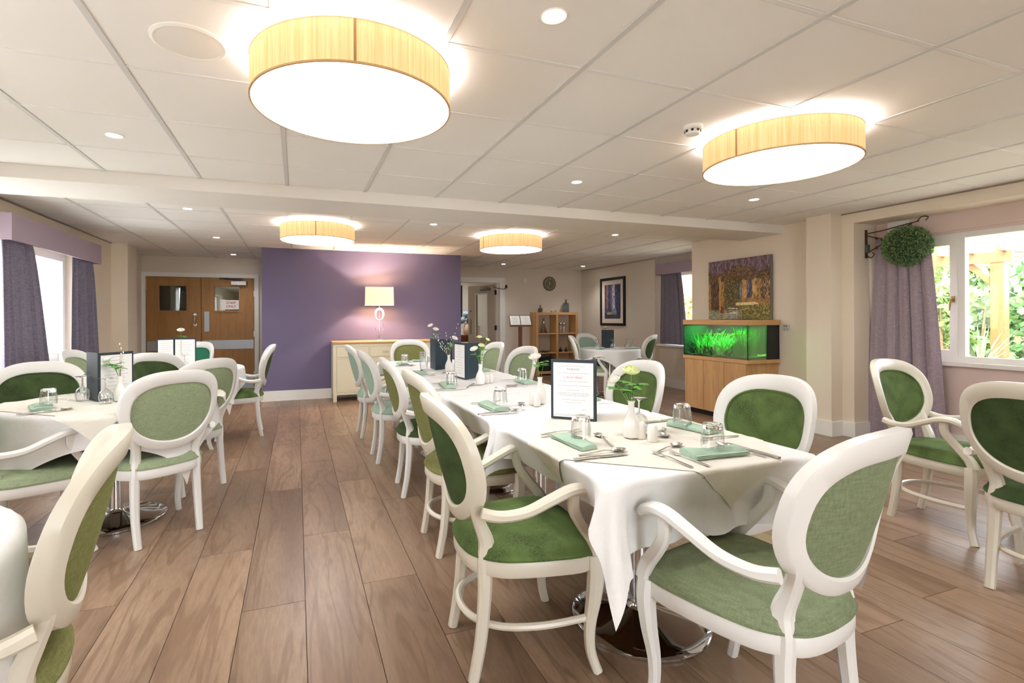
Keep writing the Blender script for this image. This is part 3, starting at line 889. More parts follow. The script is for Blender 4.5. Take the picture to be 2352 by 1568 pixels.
def near_square(s, r=0.02):
    def f(px, py):
        ax, ay = max(abs(px) - (s - r), 0), max(abs(py) - (s - r), 0)
        sx, sy = math.copysign(1, px), math.copysign(1, py)
        if ax == 0 and ay == 0 or math.hypot(ax, ay) <= r: return (px, py), (0, 0), 0
        if ax > 0 and ay > 0:
            L = math.hypot(ax, ay); d_ = (ax / L * sx, ay / L * sy)
            return (sx * (s - r) + d_[0] * r, sy * (s - r) + d_[1] * r), d_, L - r
        if ax > 0: return (sx * s, py), (sx, 0), ax - r
        return (px, sy * s), (0, sy), ay - r
    return f
def near_round(R_):
    def f(px, py):
        L = math.hypot(px, py)
        if L <= R_: return (px, py), (0, 0), 0
        return (px / L * R_, py / L * R_), (px / L, py / L), L - R_
    return f

def place_cloth(name, me, u, v, label, group=None):
    o = bpy.data.objects.new(name, me); C.objects.link(o)
    o.location = (u, v, 0)
    return tag(o, label, 'tablecloth', group)

TS = 0.425; TU = 1.29
TV = [1.665 + 0.873 * k for k in range(5)]
names5 = ['nearest the camera', 'second from the camera', 'in the middle', 'fourth from the camera', 'at the far end by the sideboard']
for k, v in enumerate(TV):
    square_table(TU + .01, v, TS, 'dark wood square table on a chrome disc base, %s' % names5[k])
    def wav(px, py, q, d_, dist, k=k):
        ax, ay = abs(px) - TS, abs(py) - TS
        sx, sy = math.copysign(1, px), math.copysign(1, py)
        ox = oy = dz = 0
        inner_y = (sy > 0 and k < 4) or (sy < 0 and k > 0)
        if ax > -0.02 and ay > -0.02:      # corner fold
            th = math.atan2(max(ay, 1e-4), max(ax, 1e-4)); s2 = math.sin(2 * th)
            L = dist
            if inner_y:
                ox = sx * L * (0.42 * s2 ** .8 + 0.05 * math.sin(6 * th)); oy = -sy * 0.012 * s2 - sy * .004
            else:
                kk = 0.34 + 0.07 * math.sin(7 * th)
                ox = sx * L * kk * (math.cos(th) + .1 * s2); oy = sy * L * kk * (math.sin(th) + .1 * s2)
            dz = -L * 0.26 * s2 ** 1.5
        else:
            # soft flute fading in from the corner
            along = py if ax > ay else px
            e = min(1, dist / 0.25)
            f_ = 0.012 * e * math.sin(along * 17 + k * 2.1 + sx) + 0.008 * e * math.sin(along * 31 + k)
            if ax > ay: ox = sx * (f_ + 0.012 * e)
            elif not inner_y: oy = sy * (f_ + 0.012 * e)
            e2 = min(1, dist / 0.16); wn = max(0.0, min(1.0, (0.40 - abs(along + .02)) / 0.10)); wn = wn * wn * (3 - 2 * wn)
            if ax > ay: ox -= sx * .085 * e2 * wn
            elif k == 0 and sy < 0: oy -= sy * .095 * e2 * wn
            c_ = (TS - abs(along)) / 0.22
            if c_ < 1:
                f_ *= c_
                g_ = (1 - c_) ** 2 * dist * (0.34 if not inner_y or not ax > ay else .2)
                if ax > ay: ox += sx * g_
                elif not inner_y: oy += sy * g_
        if inner_y and ay > 0 and not (ax > 0):
            oy = -sy * 0.006
        return ox, oy, dz
    ov = 0.20
    if k == 0: wav0 = wav
    me = drape('tablecloth', TS + ov, TS + ov, 0, near_square(TS + .006), 0.7275, '', '', M['linen'], 90, wav=wav, seed=k, offs=(.055, -.055 if k == 0 else -.02))
    place_cloth('tablecloth', me, TU, v, 'white tablecloth over the table %s' % names5[k], 'white tablecloths of the long row')
# ivory slip cloth laid askew on the nearest table
def wav2(px, py, q, d_, dist):
    a_ = wav0(px, py, q, d_, dist)
    return a_[0] + d_[0] * .007, a_[1] + d_[1] * .007, 0
me = drape('slip_cloth', 0.434, 0.434, R(51), near_square(TS + .007), 0.7300, '', '', M['slip'], 90, wav=wav2, seed=9, offs=(0.045, 0.0))
place_cloth('slip_cloth', me, TU, TV[0], 'ivory slip cloth laid askew with hanging points over the nearest table of the long row')

LT1 = (-1.04, 3.58, 0.53); LT2 = (-1.05, 5.62, 0.52); LT0 = (-1.075, 1.30, 0.48); FT = (4.62, 6.62, 0.45); WT1 = (3.95, 1.15, 0.48)
for (u, v, r), lab, nm, ss in ((LT1, 'at the nearer left-hand place with the menu stand', 'near left', 0.72), (LT2, 'before the wooden double doors', 'far left', 0.70), (LT0, 'in the bottom left corner', 'corner', 0.70), (FT, 'in the far right corner near the shelf unit', 'far right', 0.60), (WT1, 'just outside the right picture edge', 'window', .66)):
    round_table(u, v, r, 'round table on a chrome disc base ' + lab)
    def wavr(px, py, q, d_, dist, u=u):
        a = math.atan2(py, px)
        e = min(1.0, dist / 0.3)
        s = math.sin(8 * a + u * 5) * 0.75 + math.sin(5 * a + 1.3 + u) * 0.4
        o_ = 0.020 * e * (s + 0.7)
        tz = math.cos(8 * a + u * 5) * 0.02 * e
        return d_[0] * o_ - d_[1] * tz, d_[1] * o_ + d_[0] * tz, 0.06 * e * e * 0.3
    me = drape('tablecloth', ss, ss, 0.12 if r > .5 else 0.5, near_round(r + .006), 0.7275, '', '', M['linen'], 84, wav=wavr, seed=u)
    place_cloth('tablecloth', me, u, v, 'white cloth draped over the round table ' + lab)
me = drape('slip_cloth', 0.475, 0.475, R(45) + .12, near_round(LT1[2] + .008), 0.7300, '', '', M['slip'], 70, wav=lambda px, py, q, d_, dist: (d_[0] * .05, d_[1] * .05, 0), seed=3)
place_cloth('slip_cloth', me, LT1[0], LT1[1], 'ivory slip cloth with a hanging point on the nearer left-hand round table')
# ================================================================ ceiling fittings
M['lining'] = mat('white shade lining', (244, 240, 232), .7)
def drum(u, v, label):
    t = thing('drum_light', label, 'ceiling light', (u, v, 0), 0.9 + u, 'silk drum ceiling lights')
    z0, z1, r = 2.072, 2.222, 0.394
    obj('shade', MB().lathe([(r, z0), (r, z1)], 72), M['silk'], t)
    obj('shade_lining', MB().lathe([(r - .003, z0 + .004), (r - .003, z1 - .002)], 72), M['lining'], t)
    s = MB(); a = math.radians(200)
    for k in range(3):
        aa = a + (k - 1) * .012
    s.loft([[(math.cos(a + q) * (r + .0015), math.sin(a + q) * (r + .0015), z) for q in (-.012, 0, .012)] for z in (z0, z1)], False)
    s.loft([[(math.cos(a + 2.6 + q) * (r + .0015), math.sin(a + 2.6 + q) * (r + .0015), z) for q in (-.012, 0, .012)] for z in (z0, z1)], False)
    obj('seam', s, mat('shade seam', (186, 140, 92), .8), t)
    obj('lower_rim', MB().lathe([(r + .003, z0 - .003), (r + .003, z0 + .004), (r - .004, z0 + .004), (r - .004, z0 - .003), (r + .003, z0 - .003)], 72), mat('gold rim', (206, 168, 118), .5), t)
    obj('upper_rim', MB().lathe([(r + .002, z1 - .003), (r + .002, z1 + .002), (r - .004, z1 + .002), (r - .004, z1 - .003), (r + .002, z1 - .003)], 72), mat('pale rim', (230, 210, 180), .5), t)
    obj('diffuser', MB().lathe([(r - .005, z0 + .002), (0.001, z0 + .002)], 72), M['diffuser'], t)
    obj('lamp_tray', MB().lathe([(r - .05, z1 - .10), (0.001, z1 - .10)], 40), M['halo'], t)
    obj('ceiling_mount', MB().lathe([(0.001, z1 - .098), (.06, z1 - .098), (.06, CEIL), (0.001, CEIL)], 24), M['white'], t)
    return t
drum(.225, 2.09, 'large silk drum ceiling light nearest the camera, above the aisle')
drum(2.605, 2.09, 'large silk drum ceiling light at upper right before the beam')
drum(.225, 5.755, 'silk drum ceiling light in front of the purple wall, left one')
drum(2.565, 5.78, 'silk drum ceiling light beyond the beam, right one above the table end')
drum(.225, -1.55, 'silk drum light added unseen behind the camera for brightness, aisle side')  # this drum and the next are added off-view to brighten the room
drum(2.605, -1.55, 'silk drum light added unseen behind the camera for brightness, table side')

SP = [(-.97, 3.33, 'above the nearer left-hand round table'), (.839, 1.517, 'at the top centre of the picture'), (2.03, 3.325, 'in the middle of the near ceiling before the beam'), (3.83, 3.31, 'towards the right-hand window before the beam'),
      (-.967, 5.32, 'first of the left row beyond the beam'), (-.965, 7.09, 'second of the left row beyond the beam'), (-.963, 8.877, 'last of the left row near the double doors'),
      (1.435, 5.345, 'just beyond the beam between the two far drum lights'), (1.425, 7.118, 'above the middle of the purple wall'), (3.79, 5.30, 'beyond the beam near the aquarium wall'),
      (3.78, 8.87, 'above the open door'), (5.49, 8.757, 'near the far right corner'), (-.97, .3, 'added unseen as fill behind the camera on the left'), (3.83, .2, 'added unseen as fill behind the camera on the right'), (2.03, -1.5, 'added unseen as fill behind the camera in the middle')]  # the spots behind the camera are added for brightness
for u, v, lab in SP:
    t = thing('recessed_spotlight', 'small round recessed spotlight ' + lab, 'spotlight', (u, v, CEIL), 0, 'recessed ceiling spotlights')
    obj('bezel', MB().lathe([(.036, .004), (.036, -.003), (.044, -.005), (.046, 0), (.046, .003)], 28), M['white'], t)
    obj('lit_face', MB().lathe([(.037, -.001), (.001, -.002)], 20), M['spot_face'], t)
    ld = bpy.data.lights.new('spot_beam', 'SPOT'); ld.energy = SPOT; ld.spot_size = R(120); ld.spot_blend = 0.8; ld.shadow_soft_size = 0.03; ld.color = (1, .985, .96)
    lo = bpy.data.objects.new('spot_beam', ld); C.objects.link(lo); lo.parent = t; lo.location = (0, 0, -.012)

def speaker_grille(u, v, r, label):
    t = thing('ceiling_speaker', label, 'speaker', (u, v, CEIL))
    obj('speaker_ring', MB().lathe([(r, 0), (r, -.004), (r - .012, -.008), (r - .022, -.005)], 48), M['white'], t)
    obj('speaker_mesh', MB().lathe([(r - .022, -.005), (r * .5, -.008), (.001, -.009)], 48), mat('speaker mesh', (232, 229, 222), .9), t)
speaker_grille(-.375, 2.12, .132, 'large round white speaker grille in the ceiling beside the nearest drum light')
speaker_grille(4.37, 7.09, .12, 'small round ceiling speaker far beyond the beam near the window alcove')
def detector(u, v, label):
    t = thing('smoke_detector', label, 'detector', (u, v, CEIL))
    obj('detector_base', MB().lathe([(.052, 0), (.052, -.014), (.046, -.02), (0, -.02)], 32), M['white'], t)
    m_ = MB().lathe([(.034, -.02), (.040, -.038), (.034, -.046), (.018, -.05), (0.0, -.05)], 32)
    hd = obj('detector_head', m_, M['white'], t)
    s = MB()
    for k in range(8):
        a = k * PI / 4; c_, s_ = math.cos(a), math.sin(a)
        s.box(-.001, -.006, 0, .003, .006, .012)
        for i in range(len(s.v) - 8, len(s.v)):
            x_, y_, z_ = s.v[i]; X = .0385 + x_; s.v[i] = (X * c_ - y_ * s_, X * s_ + y_ * c_, -.036 + z_)
    obj('vent_slot', s, M['black'], hd, 0)
detector(2.04, 2.148, 'white smoke detector on the near ceiling left of the right drum light')
detector(2.63, 6.95, 'white smoke detector beyond the beam beside the far right drum light')
t = thing('heat_detector', 'flat white heat detector far beyond the beam', 'detector', (3.79, 7.1, CEIL))
obj('detector_base', MB().lathe([(.045, 0), (.045, -.01), (.02, -.022), (0, -.024)], 24), M['white'], t)

# ================================================================ curtains and pelmets
def curtain(name, label, u, va, vb, vta, vtb, z0, z1, material, folds, amp, seed, facing=1, group=None, lean=0):
    """hangs in plane x=u ; (va..vb) at the hem, (vta..vtb) at the heading"""
    rg = random.Random(seed); n, mz = 150, 26; vs, fs = [], []
    ph = [rg.random() * 6 for _ in range(4)]
    for k in range(mz + 1):
        s = k / mz; z = z1 + (z0 - z1) * s
        e = s ** .75
        a, b = vta + (va - vta) * e, vtb + (vb - vtb) * e
        for i in range(n + 1):
            t = i / n
            wave = math.sin(2 * PI * folds * t + ph[0] + .9 * math.sin(2 * PI * 1.3 * t + ph[1]) + .25 * s) + .3 * math.sin(2 * PI * folds * 2.3 * t + ph[2] + s)
            tight = math.sin(2 * PI * folds * 2 * t + ph[3]) * .45 * max(0, 1 - s * 6)
            A = amp * (0.55 + .6 * s)
            vs.append((u + facing * (wave * A + tight * amp * .5) + lean * s, a + (b - a) * t + .012 * math.cos(2 * PI * folds * t + ph[0]), z))
    for k in range(mz):
        for i in range(n):
            q = k * (n + 1) + i
            fs.append((q, q + 1, q + n + 2, q + n + 1))
    me = bpy.data.meshes.new(name); me.from_pydata(vs, [], fs); me.materials.append(material); me.shade_smooth()
    me['sm'] = 1
    o = bpy.data.objects.new(name, me); C.objects.link(o)
    md = o.modifiers.new('thickness', 'SOLIDIFY'); md.thickness = .003
    return tag(o, label, 'curtain', group)
def pelmet(label, x0, x1, y0, y1, z0, z1):
    t = thing('pelmet', label, 'pelmet', (0, 0, 0))
    m_ = MB(); e = .02
    m_.box(x0, y0, z1 - e, x1, y1, z1)
    inner_x0 = x0 if abs(x0) > abs(x1) else x1
    front = (x1 - e, x1) if abs(x1) < abs(x0) else (x0, x0 + e)
    obj('top_board', m_, M['pelmet'], t, 0)
    obj('front_board', boxes((front[0], y0, z0, front[1], y1, z1 - e)), M['pelmet'], t, 0)
    xa, xb = (x0, x1 - e) if abs(x1) < abs(x0) else (x0 + e, x1)
    obj('end_board', boxes((xa, y0, z0, xb, y0 + e, z1 - e)), M['pelmet'], t, 0)
    obj('end_board', boxes((xa, y1 - e, z0, xb, y1, z1 - e)), M['pelmet'], t, 0)
    return t
pelmet('lilac boxed pelmet over the left-hand window', X0, -2.20, 5.115, 7.10, 1.872, 2.095)
curtain('curtain', 'dark slate lilac curtain nearest the left picture edge at the left-hand window', -2.285, 5.13, 5.95, 5.13, 5.66, .70, 1.90, M['curtain_l'], 5, .026, 3, 1, 'left window curtains')
curtain('curtain', 'dark slate lilac curtain at the far side of the left-hand window', -2.285, 6.50, 7.22, 6.54, 7.06, .745, 1.90, M['curtain_l'], 5.5, .024, 5, 1, 'left window curtains')
pelmet('lilac boxed pelmet over the far alcove window', 5.975, 6.08, 5.6, 7.17, 1.952, 2.143)
curtain('curtain', 'slate blue curtain at the far alcove window beyond the aquarium', 6.035, 6.50, 7.14, 6.64, 7.10, .745, 1.975, M['curtain_l'], 5, .016, 8, 1)
curtain('curtain', 'long mauve floor-length curtain beside the right-hand window', 5.475, 2.76, 3.45, 2.90, 3.335, .012, 1.98, M['curtain_r'], 5, .024, 11, 1, lean=0)

# ================================================================ sideboard
t = thing('sideboard', 'cream painted sideboard with an oak top against the purple wall', 'sideboard', (.49, 7.43, 0))
W_, D_ = 1.5, .42
obj('oak_top', MB().bbox(-.012, -.015, .842, W_ + .012, D_ + .01, .872, .004), M['oak'], t)
m_ = MB()
m_.box(0, 0.012, .10, W_, D_, .84)
obj('carcass', m_, M['cream_unit'], t, 0)
m_ = MB()
for xx in (0, .72, W_ - .045 if 0 else W_ - .045):
    pass
fr = MB()
fr.box(0, 0, 0, .05, .03, .84); fr.box(W_ - .05, 0, 0, W_, .03, .84); fr.box(0, D_ - .04, 0, .05, D_, .2); fr.box(W_ - .05, D_ - .04, 0, W_, D_, .2)
fr.box(.05, 0.0, .80, W_ - .05, .012, .84); fr.box(.05, 0, .10, W_ - .05, .012, .135); fr.box(.05, 0, .625, W_ - .05, .012, .645)
for xx in (.513, .977): fr.box(xx, 0, .135, xx + .02, .012, .80)
obj('face_frame', fr, M['cream_unit'], t, 0)
cols = [(.053, .510), (.536, .974), (1.0, 1.447)]
for i, (a, b) in enumerate(cols):
    dr = obj('drawer', MB().bbox(a, -.004, .648, b, .012, .797, .003), M['cream_unit'], t)
    h = MB(); c_ = (a + b) / 2
    h.tube([(c_ - .045, -.004, .725), (c_ - .04, -.022, .722), (c_, -.026, .720), (c_ + .04, -.022, .722), (c_ + .045, -.004, .725)], .0045, 6)
    obj('drawer_handle', h, M['steel'], dr)
    dm = MB(); e = .05
    dm.box(a, -.003, .138, b, .012, .138 + e); dm.box(a, -.003, .622 - e, b, .012, .622); dm.box(a, -.003, .138 + e, a + e, .012, .622 - e); dm.box(b - e, -.003, .138 + e, b, .012, .622 - e)
    dm.box(a + e, .004, .138 + e, b - e, .012, .622 - e)
    dd = obj('door', dm, M['cream_unit'], t, 0)
    hx = b - .025 if i == 0 else a + .025
    obj('door_knob', MB().tube([(hx, -.003, .5), (hx, -.014, .5), (hx, -.022, .5)], [.005, .005, .011], 10), M['steel'], dd)

# table lamp
t = thing('table_lamp', 'chrome table lamp with a rectangular cream shade on the sideboard', 'lamp', (1.19, 7.64, .872), -.12)
obj('lamp_foot', MB().bbox(-.085, -.05, 0, .085, .05, .014, .003), M['chrome'], t)
obj('stem', MB().tube([(0, 0, .012), (0, 0, .56)], .008, 12), M['chrome'], t)
m_ = MB(); rings = []
for k in range(33):
    a = 2 * PI * k / 32
    wd = .016 * abs(math.sin(a / 2)) + .004
    r_ = .062
    P = (math.sin(a) * r_ * .95, 0, .40 - math.cos(a) * .085)
    nx, nz = math.sin(a), -math.cos(a)
    rings.append([(P[0] + nx * q * wd, yy, P[2] + nz * q * wd * 1.0) for q, yy in ((1, -.02), (1, .02), (-1, .02), (-1, -.02))])
m_.loft(rings, True)
obj('chrome_ring', m_, mat('dark polished chrome', (110, 108, 112), .12, 1.0), t)
m_ = MB(); m_.tube([(math.sin(2 * PI * k / 24) * .058, 0, .20 - math.cos(2 * PI * k / 24) * .10) for k in range(25)], .0025, 6)
obj('wire_ring', m_, M['chrome'], t)
sh = MB(); x_, y_ = .215, .10
sh.loft([[(-x_, -y_, .54), (x_, -y_, .54), (x_, y_, .54), (-x_, y_, .54)], [(-x_ + .006, -y_ + .006, .815), (x_ - .006, -y_ + .006, .815), (x_ - .006, y_ - .006, .815), (-x_ + .006, y_ - .006, .815)]])
m = mat('cream lamp shade', (232, 214, 172), .8); m.node_tree.nodes['Principled BSDF'].inputs['Emission Color'].default_value = lin((255, 226, 168)); m.node_tree.nodes['Principled BSDF'].inputs['Emission Strength'].default_value = .25
obj('lamp_shade', sh, m, t, 0)
ld = bpy.data.lights.new('bulb', 'POINT'); ld.energy = 26; ld.shadow_soft_size = .025; ld.color = (1, .80, .62)
lo = bpy.data.objects.new('bulb', ld); C.objects.link(lo); lo.parent = t; lo.location = (0, 0.02, .68)

# ================================================================ aquarium
t = thing('aquarium', 'planted green-lit aquarium on a pale oak cabinet by the right wall', 'aquarium', (4.74, 4.185, 0))
DX, DY = .50, .99
cb = MB(); cb.box(.02, .03, .06, DX, DY - .03, .68)
obj('cabinet', cb, M['beech_v'], t, 0)
obj('plinth', boxes((.035, .05, 0, DX, DY - .05, .06)), M['black_plinth'], t, 0)
for a, b in ((.032, .335), (.341, .648), (.654, .958)):
    obj('cabinet_door', boxes((.006, a, .065, .02, b, .678)), M['beech_v'], t, 0)
obj('base_trim', MB().bbox(0, 0, .68, DX, DY, .724, .003), M['beech_h'], t)
obj('hood', MB().bbox(0, 0, 1.116, DX, DY, 1.178, .003), M['beech_h'], t)
g1 = .008
aq = pane_mat('aquarium glass', (0.93, 1, 0.95, 1), 0.3)
obj('glass_pane', boxes((g1, g1, .724, g1 + .008, DY - g1, 1.116)), aq, t, 0)
obj('glass_pane', boxes((g1 + .008, g1, .724, .31, g1 + .008, 1.116)), aq, t, 0)
obj('corner_seal', boxes((g1 - .001, g1 - .001, .724, g1 + .006, g1 + .006, 1.116)), M['black'], t, 0)
obj('corner_seal', boxes((g1 - .001, DY - g1 - .006, .724, g1 + .006, DY - g1, 1.116)), M['black'], t, 0)
obj('black_side_panel', boxes((.30, g1, .724, DX - .01, g1 + .012, 1.116)), M['black'], t, 0)
obj('back_panel', boxes((DX - .02, g1, .724, DX - .01, DY - g1, 1.116)), mat('green aquarium backing', (3, 40, 22), .6), t, 0)
obj('end_panel', boxes((g1 + .008, DY - g1 - .006, .724, DX - .02, DY - g1, 1.116)), mat('green end panel', (8, 54, 32), .6), t, 0)
m = bpy.data.materials.new('aquarium water'); m.use_nodes = True; tt = m.node_tree; tt.nodes.clear()
tr = tt.nodes.new('ShaderNodeBsdfTransparent'); tr.inputs[0].default_value = (0.62, .97, .74, 1); oo = tt.nodes.new('ShaderNodeOutputMaterial'); tt.links.new(tr.outputs[0], oo.inputs[0])
obj('water', boxes((.018, .018, .735, .476, DY - .016, 1.095)), m, t, 0)
# gravel bed
gv = MB(); rg = random.Random(4); nx_, ny_ = 14, 40; vs, fs = [], []
for i in range(nx_ + 1):
    for j in range(ny_ + 1):
        vs.append((.02 + .45 * i / nx_, .02 + .95 * j / ny_, .745 + .022 * i / nx_ + .01 * math.sin(j * .5) + rg.random() * .006))
for i in range(nx_):
    for j in range(ny_):
        a = i * (ny_ + 1) + j; fs.append((a, a + ny_ + 1, a + ny_ + 2, a + 1))
o = obj('gravel', MB().add(vs, fs), mat('aquarium gravel', (176, 160, 90), .9), t, 60); o['kind'] = 'stuff'
def blades(n, col, hmin, hmax, wd, y0, y1, x0, x1, seed, curl):
    rg = random.Random(seed); m_ = MB()
    for _ in range(n):
        bx_, by_ = rg.uniform(x0, x1), rg.uniform(y0, y1); h = rg.uniform(hmin, hmax); a = rg.uniform(0, 6.28); cu = rg.uniform(-curl, curl)
        pts = []
        for k in range(7):
            s = k / 6; pts.append((bx_ + math.cos(a) * cu * s * s, by_ + math.sin(a) * cu * s * s * 1.4, .75 + h * s))
        ww = [wd * (1 - .85 * (k / 6)) for k in range(7)]
        px, py = -math.sin(a), math.cos(a)
        if rg.random() < .7: px, py = 0, 1
        ring = [[(p[0] - px * w_, p[1] - py * w_, p[2]), (p[0] + px * w_, p[1] + py * w_, p[2])] for p, w_ in zip(pts, ww)]
        m_.loft(ring, False)
    return obj('water_plant', m_, mat('water plant', col, .5), t, 60)
for q in (blades(120, (40, 170, 50), .22, .34, .008, .06, .28, .05, .22, 1, .05), blades(110, (20, 130, 50), .12, .26, .012, .62, .92, .08, .42, 2, .10),
          blades(110, (60, 200, 80), .10, .24, .009, .26, .60, .05, .30, 3, .16), blades(70, (150, 240, 120), .14, .31, .006, .36, .86, .04, .20, 5, .26), blades(90, (10, 70, 30), .05, .13, .022, .30, .94, .04, .14, 6, .08), blades(50, (120, 230, 100), .16, .26, .010, .34, .52, .04, .10, 7, .20)):
    q['kind'] = 'stuff'
dw = MB(); dw.tube(cr([(.2, .86, .76), (.22, .72, .84), (.18, .58, .90), (.20, .44, .93), (.17, .36, .99), (.2, .25, 1.04)], 5), [.02 - .0006 * k for k in range(26)], 8)
dw.tube(cr([(.19, .6, .89), (.15, .55, .97), (.17, .50, 1.03)], 4), .008, 6); dw.tube(cr([(.2, .5, .92), (.14, .42, .88), (.12, .33, .90)], 4), .007, 6)
obj('driftwood', dw, mat('mossy driftwood', (50, 140, 60), .8), t)
def fish(x_, y_, z_, col, label, L=.035):
    f = thing('fish', label, 'fish', (4.74 + x_, 4.185 + y_, z_), .4)
    b = MB(); rings = []
    for k in range(9):
        s = k / 8; r_ = .28 * math.sin(PI * min(1, s * 1.02 + .02)) ** .8 + .02
        rings.append([(math.cos(q * PI / 4) * r_ * L * .35, -L / 2 + L * s, math.sin(q * PI / 4) * r_ * L) for q in range(8)])
    b.loft(rings, True, True, True); obj('body', b, mat('fish body', col, .3), f)
    tl = MB(); tl.add([(0, L / 2 - .002, 0), (0.001, L * .78, L * .2), (0, L * .68, 0), (-0.001, L * .78, -L * .2)], [(0, 1, 2, 3)]); obj('tail', tl, mat('fish tail', col, .3), f)
fish(.06, .46, 1.06, (120, 170, 230), 'small pale blue fish high in the green-lit aquarium', .05)
fish(.08, .30, .98, (230, 140, 70), 'tiny orange fish among the tall aquarium weed')
ld = bpy.data.lights.new('hood_tube', 'AREA'); ld.shape = 'RECTANGLE'; ld.size = .3; ld.size_y = .9; ld.energy = 8.0; ld.color = (.30, 1, .42)
lo = bpy.data.objects.new('hood_tube', ld); C.objects.link(lo); lo.parent = t; lo.location = (.24, DY / 2, 1.108)
# painting above it
m = bpy.data.materials.new('painted canvas'); m.use_nodes = True; g = G(m); g.b.inputs['Roughness'].default_value = .6
uv = g.n('ShaderNodeTexCoord').outputs['Object']
sp = g.n('ShaderNodeSeparateXYZ', {0: uv}); yy, zz = sp.outputs[1], sp.outputs[2]
n1 = g.noise(uv, 9, 6, .7, .8); n2 = g.noise(g.coord(scale=(1, 1, .35)), 28, 4, .7, .3); n3 = g.noise(uv, 4, 3)
zj = g.n('ShaderNodeMath', {0: g.n('ShaderNodeMath', {0: n1.outputs[0], 1: .5}, operation='MULTIPLY').outputs[0], 1: zz}, operation='ADD').outputs[0]
c = g.ramp(g.n('ShaderNodeMapRange', {0: zj, 1: .05, 2: 1.05}).outputs[0], [(0.0, lin((150, 146, 120))), (.18, lin((108, 104, 62))), (.35, lin((150, 112, 60))), (.55, lin((112, 84, 44))), (.72, lin((84, 74, 40))), (.86, lin((110, 88, 104))), (1, lin((100, 74, 90)))])
c = g.mix(g.ramp(n2.outputs[0], [(.45, (0, 0, 0, 1)), (.65, (.75, .75, .75, 1))]), c, lin((66, 46, 30)))
c = g.mix(g.ramp(n1.outputs[0], [(.56, (0, 0, 0, 1)), (.66, (.6, .6, .6, 1))]), c, lin((206, 176, 104)))
g.base(c); g.bump(n2.outputs[0], .3, .004)
pt = thing('terrace_painting', 'unframed canvas painting of a golden courtyard standing above the aquarium', 'painting', (5.20, 4.28, 1.182))
PW_, PH = .92, .76
obj('canvas', MB().bbox(0, 0, 0, .042, PW_, PH, .002), m, pt)
obj('canvas_edge', boxes((0.0005, -.001, 0, .042, .0, PH)), mat('grey canvas edge', (128, 122, 112), .8), pt, 0)
def brushwork(name, parent, w_, h_, fn, n, axis_x, seed, sz=(.006, .03), y0=0, z0=0):
    """small raised strokes of paint, each in its own colour; fn(fx, fz, rg) -> (rgb, length, angle), fx from the picture's left"""
    rg = random.Random(seed); vs, fs, cols = [], [], []
    for k in range(n):
        fx, fz = rg.random(), rg.random()
        col, L, an = fn(fx, fz, rg)
        wd = rg.uniform(*sz) * .5; L = L * rg.uniform(.7, 1.2)
        cy, cz = y0 + (1 - fx) * w_, z0 + fz * h_
        dy, dz = math.cos(an) * L / 2, math.sin(an) * L / 2; ny, nz_ = -math.sin(an) * wd / 2, math.cos(an) * wd / 2
        x_ = axis_x - .0003 - .0011 * k / n
        q = [(cy - dy, cz - dz), (cy + ny, cz + nz_), (cy + dy, cz + dz), (cy - ny, cz - nz_)]
        q = [(min(max(a_, y0 + .001), y0 + w_ - .001), min(max(b_, z0 + .001), z0 + h_ - .001)) for a_, b_ in q]
        o_ = len(vs); vs += [(x_, a_, b_) for a_, b_ in q]; fs.append((o_, o_ + 3, o_ + 2, o_ + 1))
        c_ = lin(tuple(max(0, min(255, v * 1.14 + rg.uniform(-14, 14))) for v in col)); cols += [c_] * 4
    me = bpy.data.meshes.new(name); me.from_pydata(vs, [], fs)
    at = me.attributes.new('paint', 'FLOAT_COLOR', 'POINT'); at.data.foreach_set('color', [c for q in cols for c in q])
    mm = mat('oil paint', (128, 128, 128), .55); g_ = G(mm); g_.base(g_.n('ShaderNodeAttribute', attribute_name='paint').outputs['Color'])
    me.materials.append(mm); me['sm'] = 1
    o_ = obj(name, me, None, parent, 0); o_['kind'] = 'stuff'; return o_
